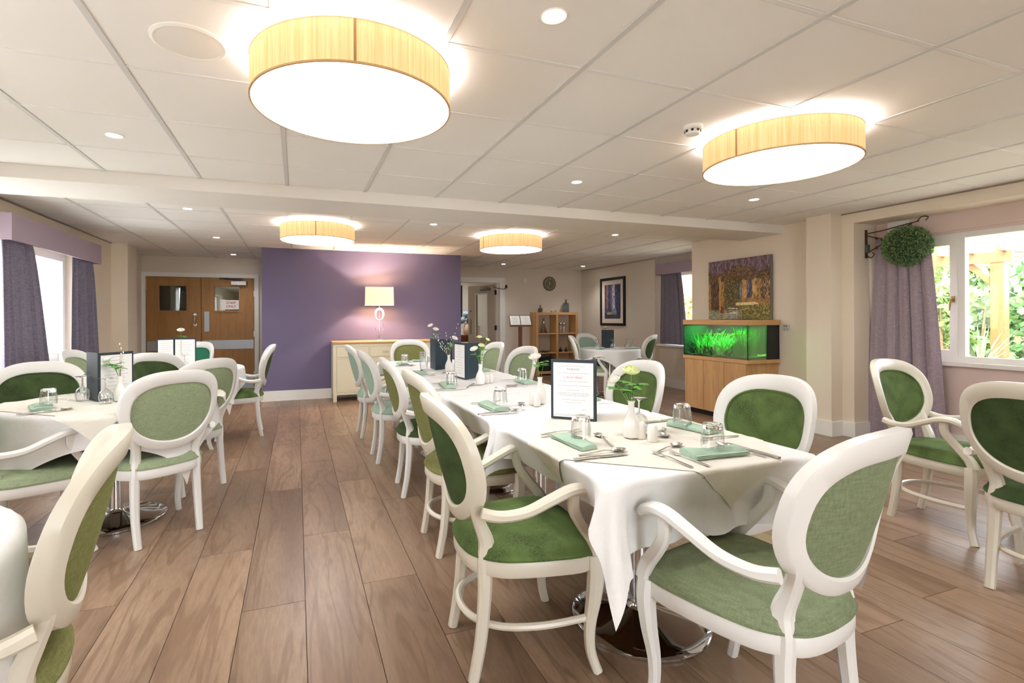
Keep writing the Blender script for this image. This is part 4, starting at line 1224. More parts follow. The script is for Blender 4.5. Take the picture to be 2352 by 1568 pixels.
def courtyard(x, z, rg):
    V, Hh = PI / 2, 0.0
    r_ = rg.random()
    def pick(*c): return c[int(rg.random() * len(c))]
    if .05 < x < .19 and .15 < z < .66:
        return (pick((70, 50, 38), (84, 62, 46), (120, 96, 66), (58, 42, 36)), .07, V)
    if (.115 < x < .125) and .2 < z < .6: return ((196, 168, 110), .08, V)
    if .19 < x < .22 and .15 < z < .7: return ((176, 136, 78), .07, V)
    if .20 < x < .27 and .10 < z < .22: return ((120, 52, 32), .03, V)
    if z > .84 - .06 * math.sin(x * 9): return (pick((104, 82, 100), (120, 98, 118), (84, 62, 70), (92, 66, 50), (142, 122, 132)), .06, V)
    if z > .64: return (pick((96, 70, 40), (74, 62, 34), (120, 86, 48), (60, 48, 30), (112, 88, 92), (140, 108, 60)), .04, rg.uniform(0, 3))
    if .58 < x < .64 and .36 < z < .64: return (pick((190, 146, 84), (206, 170, 108), (170, 118, 60)), .06, V)
    if .66 < x < .73 and .36 < z < .66: return (pick((74, 76, 104), (60, 54, 64), (104, 112, 140)), .07, V)
    if .74 < x < .80 and .36 < z < .64: return (pick((204, 172, 112), (180, 140, 86)), .06, V)
    if .54 < x < .58 and .36 < z < .6: return (pick((120, 136, 150), (90, 100, 110)), .05, V)
    if .48 < x < .82 and .235 < z < .275: return (pick((206, 192, 134), (222, 208, 156)), .06, Hh)
    if .52 < x < .80 and .20 < z < .235: return (pick((150, 130, 84), (96, 76, 66)), .05, Hh)
    if .34 < x < .50 and .17 < z < .19: return ((188, 184, 170), .05, -.1)
    if .37 < x < .49 and .09 < z < .12: return ((206, 200, 176), .05, 0)
    if .48 < x < .495 and z < .19 or .39 < x < .40 and z < .12: return ((180, 176, 168), .05, V + .2)
    if x > .86 and z > .3: return (pick((96, 64, 48), (150, 118, 70), (118, 104, 96), (74, 48, 44), (176, 150, 90)), .05, V + rg.uniform(-.3, .3))
    if x > .55 and z < .24: return (pick((92, 96, 48), (150, 140, 70), (70, 74, 44), (186, 172, 96), (112, 104, 60)), .03, rg.uniform(0, 3))
    if z < .15: return (pick((140, 138, 112), (172, 160, 110), (104, 104, 92), (128, 120, 80), (150, 156, 150)), .06, rg.uniform(-.2, .3))
    if .28 < x < .56: return (pick((84, 80, 40), (112, 92, 44), (70, 66, 44), (60, 54, 40), (140, 120, 60), (76, 84, 88)), .035, rg.uniform(0, 3))
    return (pick((164, 124, 70), (144, 106, 60), (120, 88, 52), (176, 140, 88)), .05, V + rg.uniform(-.4, .4))
brushwork('brushwork', pt, PW_, PH, courtyard, 6500, 0.0, 3, (.012, .030))

# twin wall socket
t = thing('wall_socket', 'brushed steel switched socket on the wall right of the aquarium', 'socket', (5.25, 4.12, 1.087))
obj('faceplate', MB().bbox(-.008, -.043, -.037, 0, .043, .037, .002), mat('pale steel plate', (206, 204, 196), .5, .2), t)
s = MB(); s.box(-.010, -.012, .010, -.008, -.002, .024); s.box(-.010, .012, .012, -.008, .02, .024); s.box(-.0095, -.02, -.02, -.008, -.012, -.012); s.box(-.0095, .012, -.02, -.008, .02, -.012)
obj('socket_switch', s, M['black'], t, 0)

# framed picture on the far right wall
t = thing('framed_picture', 'black framed blue abstract picture with cream mount on the far right wall', 'picture', (5.98, 8.03, 1.045))
w_, h_ = .82, .965
f = MB(); e = .05; f.box(-.03, 0, 0, 0, w_, e); f.box(-.03, 0, h_ - e, 0, w_, h_); f.box(-.03, 0, e, 0, e, h_ - e); f.box(-.03, w_ - e, e, 0, w_, h_ - e)
obj('picture_frame', f, M['black'], t, 0)
obj('mount', boxes((-.012, e, e, -.008, w_ - e, h_ - e)), mat('cream mount', (226, 214, 200), .8), t, 0)
m = bpy.data.materials.new('blue abstract print'); m.use_nodes = True; g = G(m)
n1 = g.noise(g.coord(scale=(1, 3.2, .45)), 3.2, 5, .7, .6).outputs[0]; n2 = g.noise(g.coord(scale=(1, 1.5, 1)), 12, 4, .7).outputs[0]
c = g.ramp(n1, [(.34, lin((40, 46, 78))), (.45, lin((74, 84, 116))), (.53, lin((150, 158, 176))), (.6, lin((92, 72, 90))), (.68, lin((168, 92, 58)))])
c = g.mix(g.ramp(n2, [(.5, (0, 0, 0, 1)), (.62, (.6, .6, .6, 1))]), c, lin((36, 40, 66))); g.base(c)
obj('print', boxes((-.0135, .145, .14, -.012, .675, .825)), m, t, 0)
def alley(x, z, rg):
    def pick(*c): return c[int(rg.random() * len(c))]
    V = PI / 2
    if z < .12: return (pick((60, 56, 72), (84, 74, 80), (50, 46, 66)), .06, 0)
    if .12 < x < .22 and z > .3: return (pick((150, 88, 60), (120, 70, 56), (178, 116, 80)), .09, V)
    if .45 < x < .75 and z < .3: return (pick((110, 128, 156), (76, 86, 120), (140, 150, 160)), .05, .4)
    if .15 < x < .6 and .12 < z < .19: return (pick((186, 168, 100), (150, 140, 110)), .07, 0)
    if .50 < x < .66 and z > .3: return (pick((190, 190, 196), (150, 160, 184), (214, 208, 200), (130, 120, 130)), .06, V)
    if .40 < x < .5 and z > .3: return (pick((96, 104, 140), (120, 84, 76)), .07, V)
    return (pick((48, 50, 84), (62, 70, 110), (40, 40, 62), (80, 84, 118), (70, 56, 66)), .08, V)
brushwork('brushwork', t, .53, .685, alley, 2600, -.0136, 5, (.012, .026), .145, .14)

# wall clock
t = thing('wall_clock', 'round dark olive wall clock with cream numerals on the far wall', 'clock', (5.17, 9.6, 1.945))
def face(m_):
    m_.v = [(x_, -z_, y_) for x_, y_, z_ in m_.v]; return m_
obj('clock_rim', face(MB().lathe([(.152, 0), (.155, .012), (.150, .022), (.142, .018)], 40)), mat('olive clock rim', (86, 80, 58), .4), t)
obj('clock_face', face(MB().lathe([(.143, .018), (.001, .018)], 40)), mat('olive clock face', (112, 106, 84), .6), t)
tk = mat('cream numerals', (232, 226, 206), .6)
def text_mesh(s, size, align='CENTER', bold=0.0):
    cu = bpy.data.curves.new('t', 'FONT'); cu.body = s; cu.size = size; cu.align_x = align; cu.align_y = 'CENTER'; cu.offset = bold; cu.resolution_u = 2
    o_ = bpy.data.objects.new('t', cu); C.objects.link(o_)
    dg = bpy.context.evaluated_depsgraph_get()
    me = bpy.data.meshes.new_from_object(o_.evaluated_get(dg))
    bpy.data.objects.remove(o_); bpy.data.curves.remove(cu)
    return me
def text(name, s, size, m_, parent, loc, rot, bold=0.0, align='CENTER'):
    me = text_mesh(s, size, align, bold); me.materials.clear(); me.materials.append(m_); me['sm'] = 1
    o_ = obj(name, me, None, parent, 0); o_.location = loc; o_.rotation_euler = rot
    return o_
for k in range(1, 13):
    a = k * PI / 6
    text('numeral', str(k), .042, tk, t, (math.sin(a) * .112, -.0195, math.cos(a) * .112), (PI / 2, 0, 0), .001)
hd = MB(); 
def hand(ang, L, w_):
    b = MB(); c_, s_ = math.cos(ang), math.sin(ang)
    pts = [(-w_, -.015), (w_, -.015), (w_ * .4, L), (-w_ * .4, L)]
    vs = [(x_ * c_ + z_ * s_, -.021, -x_ * s_ + z_ * c_) for x_, z_ in pts]; vs += [(x_, -.023, z_) for x_, _, z_ in vs]
    b.add(vs, [(3, 2, 1, 0), (4, 5, 6, 7), (0, 1, 5, 4), (1, 2, 6, 5), (2, 3, 7, 6), (3, 0, 4, 7)]); return b
obj('hour_hand', hand(R(-18), .062, .006), tk, t, 0); obj('minute_hand', hand(R(205), .095, .0045), tk, t, 0)

t = thing('alarm_box', 'small blank white box high on the far wall left of the clock', 'switch box', (4.58, 9.6, 1.99))
obj('box_cover', MB().bbox(-.035, -.022, -.05, .035, 0, .05, .004), M['white'], t)

# ================================================================ shelf unit with ornaments
t = thing('shelf_unit', 'oak cube shelf unit with open compartments in the far right corner', 'shelf', (4.69, 9.29, 0))
SW, SD, SH = 1.0, .29, 1.325; e = .055
obj('side_panel', boxes((0, 0, 0, e, SD, SH - e)), M['oak_v'], t, 0); obj('side_panel', boxes((SW - e, 0, 0, SW, SD, SH - e)), M['oak_v'], t, 0)
obj('top_panel', boxes((0, 0, SH - e, SW, SD, SH)), M['oak'], t, 0)
obj('bottom_panel', boxes((e, 0, .03, SW - e, SD, .03 + e)), M['oak'], t, 0)
obj('divider', boxes((.475, .001, .085, .525, SD, SH - e)), M['oak_v'], t, 0)
for z_ in (.455, .862):
    for a, b in ((e, .475), (.525, SW - e)):
        obj('shelf_board', boxes((a, .004, z_, b, SD, z_ + .022)), M['oak'], t, 0)
sy = 9.43
def ornament(name, label, cat, loc, prof, m_, n=24):
    o_ = obj(name, MB().lathe(prof, n, (0, 0, 0), True), m_, None, 40, loc); return tag(o_, label, cat)
ornament('bud_vase', 'small round smoked glass vase on top of the oak shelf unit', 'vase', (4.86, sy, SH), [(.03, 0), (.062, .02), (.07, .05), (.058, .085), (.02, .105), (.016, .14), (.024, .15)], M['glass_smoke'])
ornament('bottle_vase', 'tall grey-blue glass bottle on top of the oak shelf unit', 'vase', (5.48, sy, SH), [(.06, 0), (.066, .01), (.066, .17), (.055, .20), (.02, .215), (.018, .26), (.026, .265), (.026, .275)], M['glass_blue'])
for i, (dx, w__) in enumerate(((-.05, 'left'), (.05, 'right'))):
    b = thing('bird_figurine', 'tiny silver bird figurine, the %s one of two on top of the shelf unit' % w__, 'figurine', (5.15 + dx, sy - .05, SH), 0 if i else PI)
    m_ = MB(); rings = []
    for k in range(9):
        s = k / 8; r_ = .016 * math.sin(PI * s) ** .7 + .001
        rings.append([(-.03 + .06 * s, math.cos(q * PI / 4) * r_, .020 + .01 * s + math.sin(q * PI / 4) * r_) for q in range(8)])
    m_.loft(rings, True, True, True); obj('body', m_, M['steel'], b)
    obj('tail', MB().tube([(-.025, 0, .022), (-.045, 0, .030)], [.006, .002], 6), M['steel'], b); obj('head', MB().lathe([(.001, -.009), (.008, -.005), (.010, 0), (.007, .006), (.001, .010)], 10, (.026, 0, .036)), M['steel'], b)
    obj('foot', MB().tube([(0, 0, 0), (0, 0, .016)], .002, 5), M['steel'], b)
dc = thing('decanter', 'clear glass decanter with silver stopper in the upper left shelf compartment', 'decanter', (4.93, sy - .02, .884))
obj('flask', MB().lathe([(.06, 0), (.07, .01), (.055, .08), (.03, .15), (.018, .19), (.018, .21)], 24, (0, 0, 0), True), M['glass'], dc)
obj('collar', MB().lathe([(.022, .19), (.026, .22), (.020, .25), (.018, .26)], 20), M['steel'], dc); obj('stopper', MB().lathe([(.004, .258), (.022, .272), (.026, .288), (.018, .305), (.001, .312)], 20), M['steel'], dc)
for x_, w__ in ((5.34, 'front'), (5.42, 'rear')):
    cs_ = thing('candlestick', 'silver goblet candlestick, the %s one in the upper right shelf compartment' % ('left' if x_ < 5.4 else 'right'), 'candlestick', (x_, sy - .02, .884))
    obj('foot', MB().lathe([(.034, 0), (.034, .004), (.010, .012), (.006, .03), (.006, .14)], 20, (0, 0, 0), True), M['chrome'], cs_)
    obj('cup', MB().lathe([(.006, .14), (.030, .165), (.036, .20), (.034, .215), (.030, .205), (.004, .17)], 20), M['chrome'], cs_)
bw = thing('wire_bowl', 'silver leaf-shaped dish in the middle left shelf compartment', 'dish', (4.95, sy - .03, .477))
obj('dish', MB().lathe([(.03, 0), (.07, .012), (.12, .036), (.118, .038), (.06, .016), (.0, .008)], 24), M['steel'], bw)
for k in range(5):
    a = k * 1.256; obj('leaf_rib', MB().tube([(math.cos(a) * .05, math.sin(a) * .05, .02), (math.cos(a) * .13, math.sin(a) * .13, .05 + .01 * (k % 2))], [.006, .003], 6), M['chrome'], bw)
ornament('small_vase', 'small dark glass vase in the middle right shelf compartment, left of the pair', 'vase', (5.33, sy - .03, .477), [(.03, 0), (.040, .02), (.036, .055), (.013, .075), (.012, .09), (.02, .10)], M['glass_dark'])
ornament('small_vase', 'small wine red glass vase in the middle right shelf compartment', 'vase', (5.46, sy - .03, .477), [(.03, 0), (.038, .02), (.034, .055), (.013, .075), (.012, .09), (.02, .10)], M['glass_red'])
bk = thing('storage_basket', 'black storage basket in the bottom left shelf compartment', 'basket', (4.955, sy - .01, .085))
obj('basket_body', MB().bbox(-.17, -.11, 0, .17, .11, .28, .01), M['black_plinth'], bk); obj('basket_rim', boxes((-.175, -.115, .27, .175, -.105, .285)), M['black'], bk, 0)

# menu lectern
t = thing('menu_lectern', 'wooden menu lectern with an open slanted menu beside the open door', 'lectern', (4.19, 9.0, 0), -.25)
obj('lectern_foot', MB().bbox(-.18, -.15, 0, .18, .15, .03, .004), M['darkwood'], t)
obj('lectern_post', MB().bbox(-.035, -.03, .03, .035, .03, 1.06, .003), M['darkwood'], t)
def slanted(mb_, z0, ang):
    c_, s_ = math.cos(ang), math.sin(ang)
    mb_.v = [(x_, y_ * c_ - z_ * s_ - .10, y_ * s_ + z_ * c_ + z0) for x_, y_, z_ in mb_.v]; return mb_
A_ = R(50)
obj('lectern_ledge', boxes((-.22, -.16, 1.035, .22, -.07, 1.06)), M['darkwood'], t, 0)
obj('lectern_board', slanted(boxes((-.22, 0, -.015, .22, .26, 0)), 1.06, A_), M['leather'], t, 0)
for a, b in ((-.205, -.008), (.008, .205)):
    p_ = obj('menu_page', slanted(boxes((a, .012, 0.0, b, .245, .003)), 1.06, A_), M['paper'], t, 0)
    l_ = MB(); rg = random.Random(int(a * 100))
    for k in range(9): hw_ = rg.uniform(.03, .06); l_.box((a + b) / 2 - hw_, .05 + k * .02, .003, (a + b) / 2 + hw_, .053 + k * .02, .0034)
    obj('menu_line', slanted(l_, 1.06, A_), M['ink_light'], p_, 0)

# items in the corridor beyond the open door
t = thing('console_table', 'warm wood console table in the bright corridor beyond the open door', 'table', (3.75, 11.4, 0))
obj('table_top', boxes((-.5, -.2, .76, .45, .2, .80)), M['darkwood'], t, 0); obj('apron', boxes((-.46, -.17, .64, .41, .17, .76)), M['darkwood'], t, 0)
for x_ in (-.45, .38):
    for y_ in (-.15, .15): obj('leg', boxes((x_, y_ - .02, 0, x_ + .04, y_ + .02, .64)), M['darkwood'], t, 0)
t = thing('hydrangea_vase', 'pink-white vase of blue and white hydrangeas in the corridor', 'flowers', (3.90, 11.35, .80))
obj('vase', MB().lathe([(.08, 0), (.11, .05), (.12, .15), (.09, .26), (.10, .28)], 24, (0, 0, 0), True), mat('blush vase', (230, 206, 190), .3), t)
rg = random.Random(5)
for k, (dx, dz, col) in enumerate(((-.13, .36, (150, 180, 206)), (.02, .45, (238, 234, 222)), (.12, .37, (236, 226, 206)), (-.06, .50, (168, 192, 212)), (.05, .33, (140, 172, 200)))):
    m_ = MB()
    for q in range(70):
        v_ = Vector((rg.gauss(0, 1), rg.gauss(0, 1), rg.gauss(0, 1))).normalized() * .085
        p_ = Vector((dx, 0, dz)) + v_; a_ = v_.orthogonal().normalized() * .018; b_ = v_.cross(a_).normalized() * .018
        m_.add([p_ + a_, p_ + b_, p_ - a_, p_ - b_], [(0, 1, 2, 3)])
    m_.lathe([(.001, -.07), (.06, -.04), (.075, 0), (.06, .04), (.001, .07)], 10, (dx, 0, dz))
    obj('flower_head', m_, mat('hydrangea', col, .8), t)
t = thing('corridor_picture', 'dark framed picture with an orange shape on the corridor wall', 'picture', (3.85, 12.18, 1.2))
obj('picture_frame', boxes((.10, -.03, -.1, .17, .02, .85)), M['black'], t, 0); obj('artwork', boxes((-.5, -.01, -.1, .10, .01, .8)), mat('pale artwork', (222, 218, 224), .6), t, 0)
m_ = MB(); m_.add([(.085, -.012, .5), (.05, -.012, .62), (0, -.012, .45), (-.06, -.012, .1), (0, -.012, .05), (.07, -.012, .3)], [(0, 1, 2, 3, 4, 5)]); obj('orange_shape', m_, mat('orange paint', (232, 128, 36), .6), t, 0)
t = thing('corridor_lamp', 'square amber lantern on the console table in the corridor', 'lamp', (4.12, 11.3, .80)); obj('lantern', MB().bbox(-.05, -.05, 0, .05, .05, .2, .006), M['oak_v'], t); obj('lantern_cap', MB().bbox(-.055, -.055, .2, .055, .055, .215, .004), M['darkwood'], t)
# lobby items behind the double doors
t = thing('lobby_lamp', 'cream drum lampshade seen through the left double-door window', 'lamp', (-1.98, 10.6, 0))
obj('lamp_shade', MB().lathe([(.17, 1.42), (.165, 1.72)], 28), mat('cream drum shade', (226, 216, 190), .8), t)
obj('lamp_stem', MB().tube([(0, 0, .02), (0, 0, 1.45)], .02), M['steel'], t); obj('lamp_foot', MB().lathe([(.14, 0), (.14, .02), (.03, .03)], 24), M['steel'], t)
t = thing('lobby_curtain', 'grey-green drape hanging behind the double doors', 'curtain', (0, 0, 0))
obj('drape', boxes((-2.42, 11.35, 0.02, -2.12, 11.4, 2.2)), mat('lobby drape', (96, 108, 104), .9), t, 0)
# staff notice taped to the glass
t = thing('staff_notice', 'white paper notice in red capitals taped to the right double-door window', 'sign', (-1.06, 9.4655, 1.46))
obj('sheet', boxes((-.125, 0, -.085, .115, .0012, .075)), M['paper'], t, 0)
obj('sheet', boxes((-.17, .0014, -.10, -.10, .0024, .085)), M['paper'], t, 0)
text('lettering', 'STAFF', .058, M['ink_red'], t, (-.005, -.0006, .025), (PI / 2, 0, 0), .0012)
text('lettering', 'ONLY', .058, M['ink_red'], t, (-.005, -.0006, -.035), (PI / 2, 0, 0), .0012)

# ================================================================ topiary ball on a wall bracket
bkt = thing('hanging_bracket', 'rusty wrought iron hanging bracket on the right window reveal', 'bracket', (5.425, 3.39, 1.93))
m_ = MB(); m_.box(-.012, -.012, -.13, .012, 0, .155)
obj('back_bar', m_, M['bronze'], bkt, 0)
m_ = MB(); m_.bar([(0, -.006, .115), (0, -.15, .125), (0, -.46, .165)], (.010, .010), (1, 0, 0))
obj('top_arm', m_, M['bronze'], bkt)
m_ = MB(); m_.tube(cr([(0, -.008, -.085), (0, -.09, -.04), (0, -.20, .02), (0, -.30, .10), (0, -.40, .15)], 4), .006); m_.tube(cr([(0, -.008, .10), (0, -.08, .07), (0, -.16, .04), (0, -.24, -.0), (0, -.27, -.06), (0, -.22, -.09)], 4), .005)
m_.tube(cr([(0, -.008, -.10), (0, -.05, -.13), (0, -.08, -.10), (0, -.06, -.08)], 4), .005); m_.tube(cr([(0, -.44, .16), (0, -.48, .20), (0, -.53, .19), (0, -.51, .16)], 4), .005)
for k in range(4): m_.lathe([(.001, -.016), (.011, 0), (.001, .016)], 8, (0, -.10 - .05 * (k // 2), -.035 + .032 * (k // 2) + (.09 - .05 * (k // 2)) * (k % 2)))
obj('scrollwork', m_, M['bronze'], bkt)
obj('terminal_box', MB().bbox(-.022, -.03, -.075, .022, -.011, .005, .003), mat('verdigris box', (84, 110, 104), .6), bkt)
BC = Vector((5.425, 3.03, 1.875)); BR = .183
t = thing('topiary_ball', 'green artificial boxwood ball hanging from the iron bracket by the window', 'topiary', tuple(BC))
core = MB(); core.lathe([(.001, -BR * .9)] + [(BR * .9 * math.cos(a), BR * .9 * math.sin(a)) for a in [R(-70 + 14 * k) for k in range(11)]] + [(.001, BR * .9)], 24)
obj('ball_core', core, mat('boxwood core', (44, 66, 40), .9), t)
m_ = MB(); rg = random.Random(2)
for k in range(5200):
    d_ = Vector((rg.gauss(0, 1), rg.gauss(0, 1), rg.gauss(0, 1))).normalized(); p_ = d_ * (BR * rg.uniform(.88, 1.03))
    tdir = (d_ + Vector((rg.gauss(0, .7), rg.gauss(0, .7), rg.gauss(0, .7)))).normalized(); sd_ = tdir.orthogonal().normalized(); sd_.rotate(Matrix.Rotation(rg.uniform(0, 6.28), 3, tdir))
    L = rg.uniform(.012, .02); W2 = L * .3; nn = tdir.cross(sd_) * .002
    m_.add([p_, p_ + tdir * L * .5 + sd_ * W2 + nn, p_ + tdir * L, p_ + tdir * L * .5 - sd_ * W2 + nn], [(0, 1, 2), (0, 2, 3)])
m = mat('boxwood leaf', (92, 128, 78), .6); g = G(m); nz = g.noise(g.coord(), 60, 2).outputs[0]; g.base(g.ramp(nz, [(.35, lin((66, 104, 62))), (.65, lin((148, 176, 112)))]))
o = obj('boxwood_leaves', m_, m, t, 0); o['kind'] = 'stuff'
obj('hanging_wire', MB().tube([(0, 0, BR * .9), (0, .0, BR + .035)], .002, 5), M['bronze'], t)

# ================================================================ garden
def leaf_mat(name, c1, c2):
    m = mat(name, c1, .6); g = G(m)
    nz = g.noise(g.coord(), 3, 3).outputs[0]; c = g.ramp(nz, [(.35, lin(c1)), (.65, lin(c2))]); g.base(c)
    return m
LM = [leaf_mat('garden leaf light', (112, 152, 84), (156, 184, 112)), leaf_mat('garden leaf yellow', (178, 170, 104), (140, 162, 92)), leaf_mat('garden leaf deep', (84, 124, 78), (120, 154, 96))]
def shrub(label, x_, y_, rx, ry, z0, z1, n, L, mi, seed, stem=True):
    t = thing('garden_shrub', label, 'shrub', (x_, y_, -.12)); rg = random.Random(seed); m_ = MB()
    for _ in range(n):
        a = rg.uniform(0, 6.28); q = rg.random() ** .45; z_ = z0 + (z1 - z0) * rg.random(); s = 1 - .5 * abs((z_ - z0) / (z1 - z0) - .5)
        cl = .6 + .4 * math.sin(a * 3 + z_ * 4 + seed)
        p_ = Vector((math.cos(a) * rx * q * s * cl, math.sin(a) * ry * q * s * cl, z_ + .12))
        d_ = Vector((rg.gauss(0, .6), rg.gauss(0, .6), rg.gauss(-.2, .5))).normalized(); sd_ = d_.orthogonal().normalized(); sd_.rotate(Matrix.Rotation(rg.uniform(0, 6.28), 3, d_)); l_ = L * rg.uniform(.6, 1.3)
        m_.add([p_, p_ + d_ * l_ * .45 + sd_ * l_ * .3, p_ + d_ * l_, p_ + d_ * l_ * .45 - sd_ * l_ * .3], [(0, 1, 2, 3)])
    o_ = obj('leaves', m_, LM[mi], t, 0); o_['kind'] = 'stuff'
    if stem:
        for k in range(4):
            a = k * 1.7; obj('stem', MB().tube([(0, 0, 0), (math.cos(a) * rx * .3, math.sin(a) * ry * .3, (z1 + .12) * .5), (math.cos(a) * rx * .5, math.sin(a) * ry * .5, (z1 + .12) * .85)], [.025, .018, .008], 6), mat('shrub stem', (150, 116, 84), .8), t)
    return t
def post(t, x_, y_, z0, z1, w_=.05):
    return obj('post', boxes((x_ - w_, y_ - w_, z0, x_ + w_, y_ + w_, z1)), wpine, t, 0)
wpine = wood('sunlit pine', (150, 102, 64), (168, 120, 80), 2, 8)
pg = thing('garden_pergola', 'sunlit timber pergola corner outside the right-hand window', 'pergola', (0, 0, 0))
post(pg, 8.0, 3.5, -.12, 1.9, .06); post(pg, 10.2, 5.6, -.12, 1.9, .06)
obj('fascia', boxes((7.93, 3.36, 1.86, 7.98, 6.2, 1.985)), wpine, pg, 0)
obj('brace', MB().bar([(8.0, 3.50, 1.55), (8.0, 3.80, 1.87)], (.05, .08), (1, 0, 0)), wpine, pg)
for k in range(9): obj('rafter', boxes((7.8, 3.40 + k * .30, 1.985, 10.4, 3.45 + k * .30, 2.05)), wpine, pg, 0)
for k, yy_ in enumerate((2.66, 3.3, 3.95)): pass
fp = thing('timber_posts', 'pair of bare timber posts behind the shrubs outside the casement window', 'post', (8.2, 4.33, -.12))
obj('post', MB().lathe([(.07, 0), (.065, 1.9)], 12, (0, 0, 0), True, True), wood('bark', (170, 130, 96), (196, 156, 118), 2), fp); obj('post', MB().lathe([(.06, 0), (.05, 1.7)], 12, (.10, -.12, 0), True, True), wpine, fp)
shrub('broad-leaved vine shrub at the pergola post outside the right-hand window', 7.8, 3.95, .4, .5, .85, 1.6, 800, .12, 0, 4)
shrub('yellow-green feathery shrub outside the left casement', 7.9, 4.3, .5, .5, .1, 1.05, 1100, .08, 1, 5)
shrub('tall loose shrub above the bare posts outside the casement', 8.5, 4.5, .6, .7, 1.3, 2.3, 1100, .08, 0, 6)
shrub('pale shrub at the far right of the window view', 8.3, 2.9, .6, .6, .1, 1.8, 1400, .12, 2, 7)
shrub('green hedge plants low under the window view', 7.4, 3.6, .4, 1.1, -.1, .62, 1500, .08, 2, 8)
shrub('sunlit background tree foliage beyond the pergola', 11.8, 5.5, 1.2, 3.6, .2, 2.2, 3600, .2, 2, 9)
shrub('golden shrub outside the far alcove window', 8.2, 8.6, .7, 1.0, -.1, 1.7, 1600, .12, 1, 12)
yc = thing('spiky_yucca', 'spiky grass-like plant at the foot of the pergola post', 'plant', (7.55, 3.47, .15)); m_ = MB(); rg = random.Random(8)
for k in range(60):
    a = rg.uniform(0, 6.28); el = rg.uniform(.1, 1.3); L = rg.uniform(.45, .7); d_ = Vector((math.cos(a) * math.cos(el), math.sin(a) * math.cos(el), math.sin(el))); sd_ = d_.cross(Vector((0, 0, 1))).normalized() * .012
    b_ = Vector((0, 0, .42)); m_.add([b_ + sd_, b_ - sd_, b_ + d_ * L * .6 - sd_ * .8, b_ + d_ * L - Vector((0, 0, .06)), b_ + d_ * L * .6 + sd_ * .8], [(0, 1, 2, 3, 4)])
obj('blades', m_, leaf_mat('yucca leaf', (150, 160, 130), (110, 130, 96)), yc, 0); obj('stalk', MB().tube([(0, 0, 0), (0, 0, .44)], .05), wpine, yc)
fn = thing('garden_fence', 'pale timber fence closing the garden behind the shrubs', 'fence', (14.5, 0, -.12))
for k in range(26): obj('fence_board', boxes((0, -2 + k * .5, 0, .03, -2 + k * .5 + .47, 1.7)), wpine, fn, 0)
rh = thing('red_house', 'warm brick house wall seen through the far alcove window', 'house', (0, 0, 0)); obj('house_wall', boxes((13.2, 10.5, -.12, 13.4, 15.8, 3.2)), mat('orange brick', (214, 150, 110), .9), rh, 0); obj('roof_edge', boxes((12.9, 10.4, 3.2, 13.6, 15.9, 3.4)), mat('red roof', (190, 96, 84), .8), rh, 0)
# ================================================================ tableware
CLZ = 0.7315     # cloth surface
def fork_mesh():
    m = MB()
    pts = cr([(0, -.10, .0025), (0, -.05, .0045), (0, .0, .0075), (0, .03, .006), (0, .045, .0045)], 4)
    sz = cr([(.012, .002), (.009, .0025), (.0055, .003), (.006, .0025), (.018, .002)], 4)
    m.bar(pts, list(sz), (1, 0, 0), .3)
    for k in range(4):
        x_ = -.0078 + .0052 * k
        m.bar([(x_, .043, .0045), (x_, .065, .006), (x_, .088, .011)], [(.0030, .0018), (.0028, .0016), (.0016, .0012)], (1, 0, 0), .2)
    return m
def spoon_mesh(L=1.0, bw=.020):
    m = MB()
    pts = cr([(0, -.10 * L, .0025), (0, -.05 * L, .0045), (0, .0, .008), (0, .028 * L, .0065), (0, .04 * L, .005)], 4)
    sz = cr([(.011, .002), (.008, .0025), (.005, .003), (.005, .0025), (.007, .002)], 4)
    m.bar(pts, list(sz), (1, 0, 0), .3)
    n = 18
    def rg_(s, dz, k0=1.0): return [(math.cos(2 * PI * k / n) * bw * s, .066 * L + math.sin(2 * PI * k / n) * .030 * L * s * k0, .0085 + dz) for k in range(n)]
    m.loft([rg_(.05, -.0075), rg_(.6, -.0055), rg_(.9, -.002), rg_(1, .0), rg_(.97, .0008), rg_(.85, -.0012), rg_(.5, -.0045), rg_(.05, -.0062)], True)
    return m
def knife_mesh():
    m = MB()
    m.bar(cr([(0, -.115, .004), (0, -.06, .0045), (0, -.01, .0045)], 4), list(cr([(.015, .006), (.013, .007), (.009, .006)], 4)), (1, 0, 0), .3)
    P = [(-.0085, -.01), (.007, -.012), (.0105, .02), (.0105, .075), (.006, .098), (-.001, .108), (-.0065, .09), (-.0075, .03)]
    m.loft([[(x_, y_, .0028) for x_, y_ in P], [(x_, y_, .0044) for x_, y_ in P]], True, True, True)
    return m
FK = fork_mesh().mesh('fork'); SPM = spoon_mesh().mesh('spoon'); TS_ = spoon_mesh(.72, .015).mesh('teaspoon'); KN = knife_mesh().mesh('knife')
for q in (FK, SPM, TS_, KN): q.materials.append(M['cutlery'])
def lay(me, name, label, cat, u, v, a, group, z=CLZ, tilt=0):
    o = obj(name, me, None, None, 40, (u, v, z)); o.rotation_euler = (tilt, 0, a)
    return tag(o, label, cat, group)

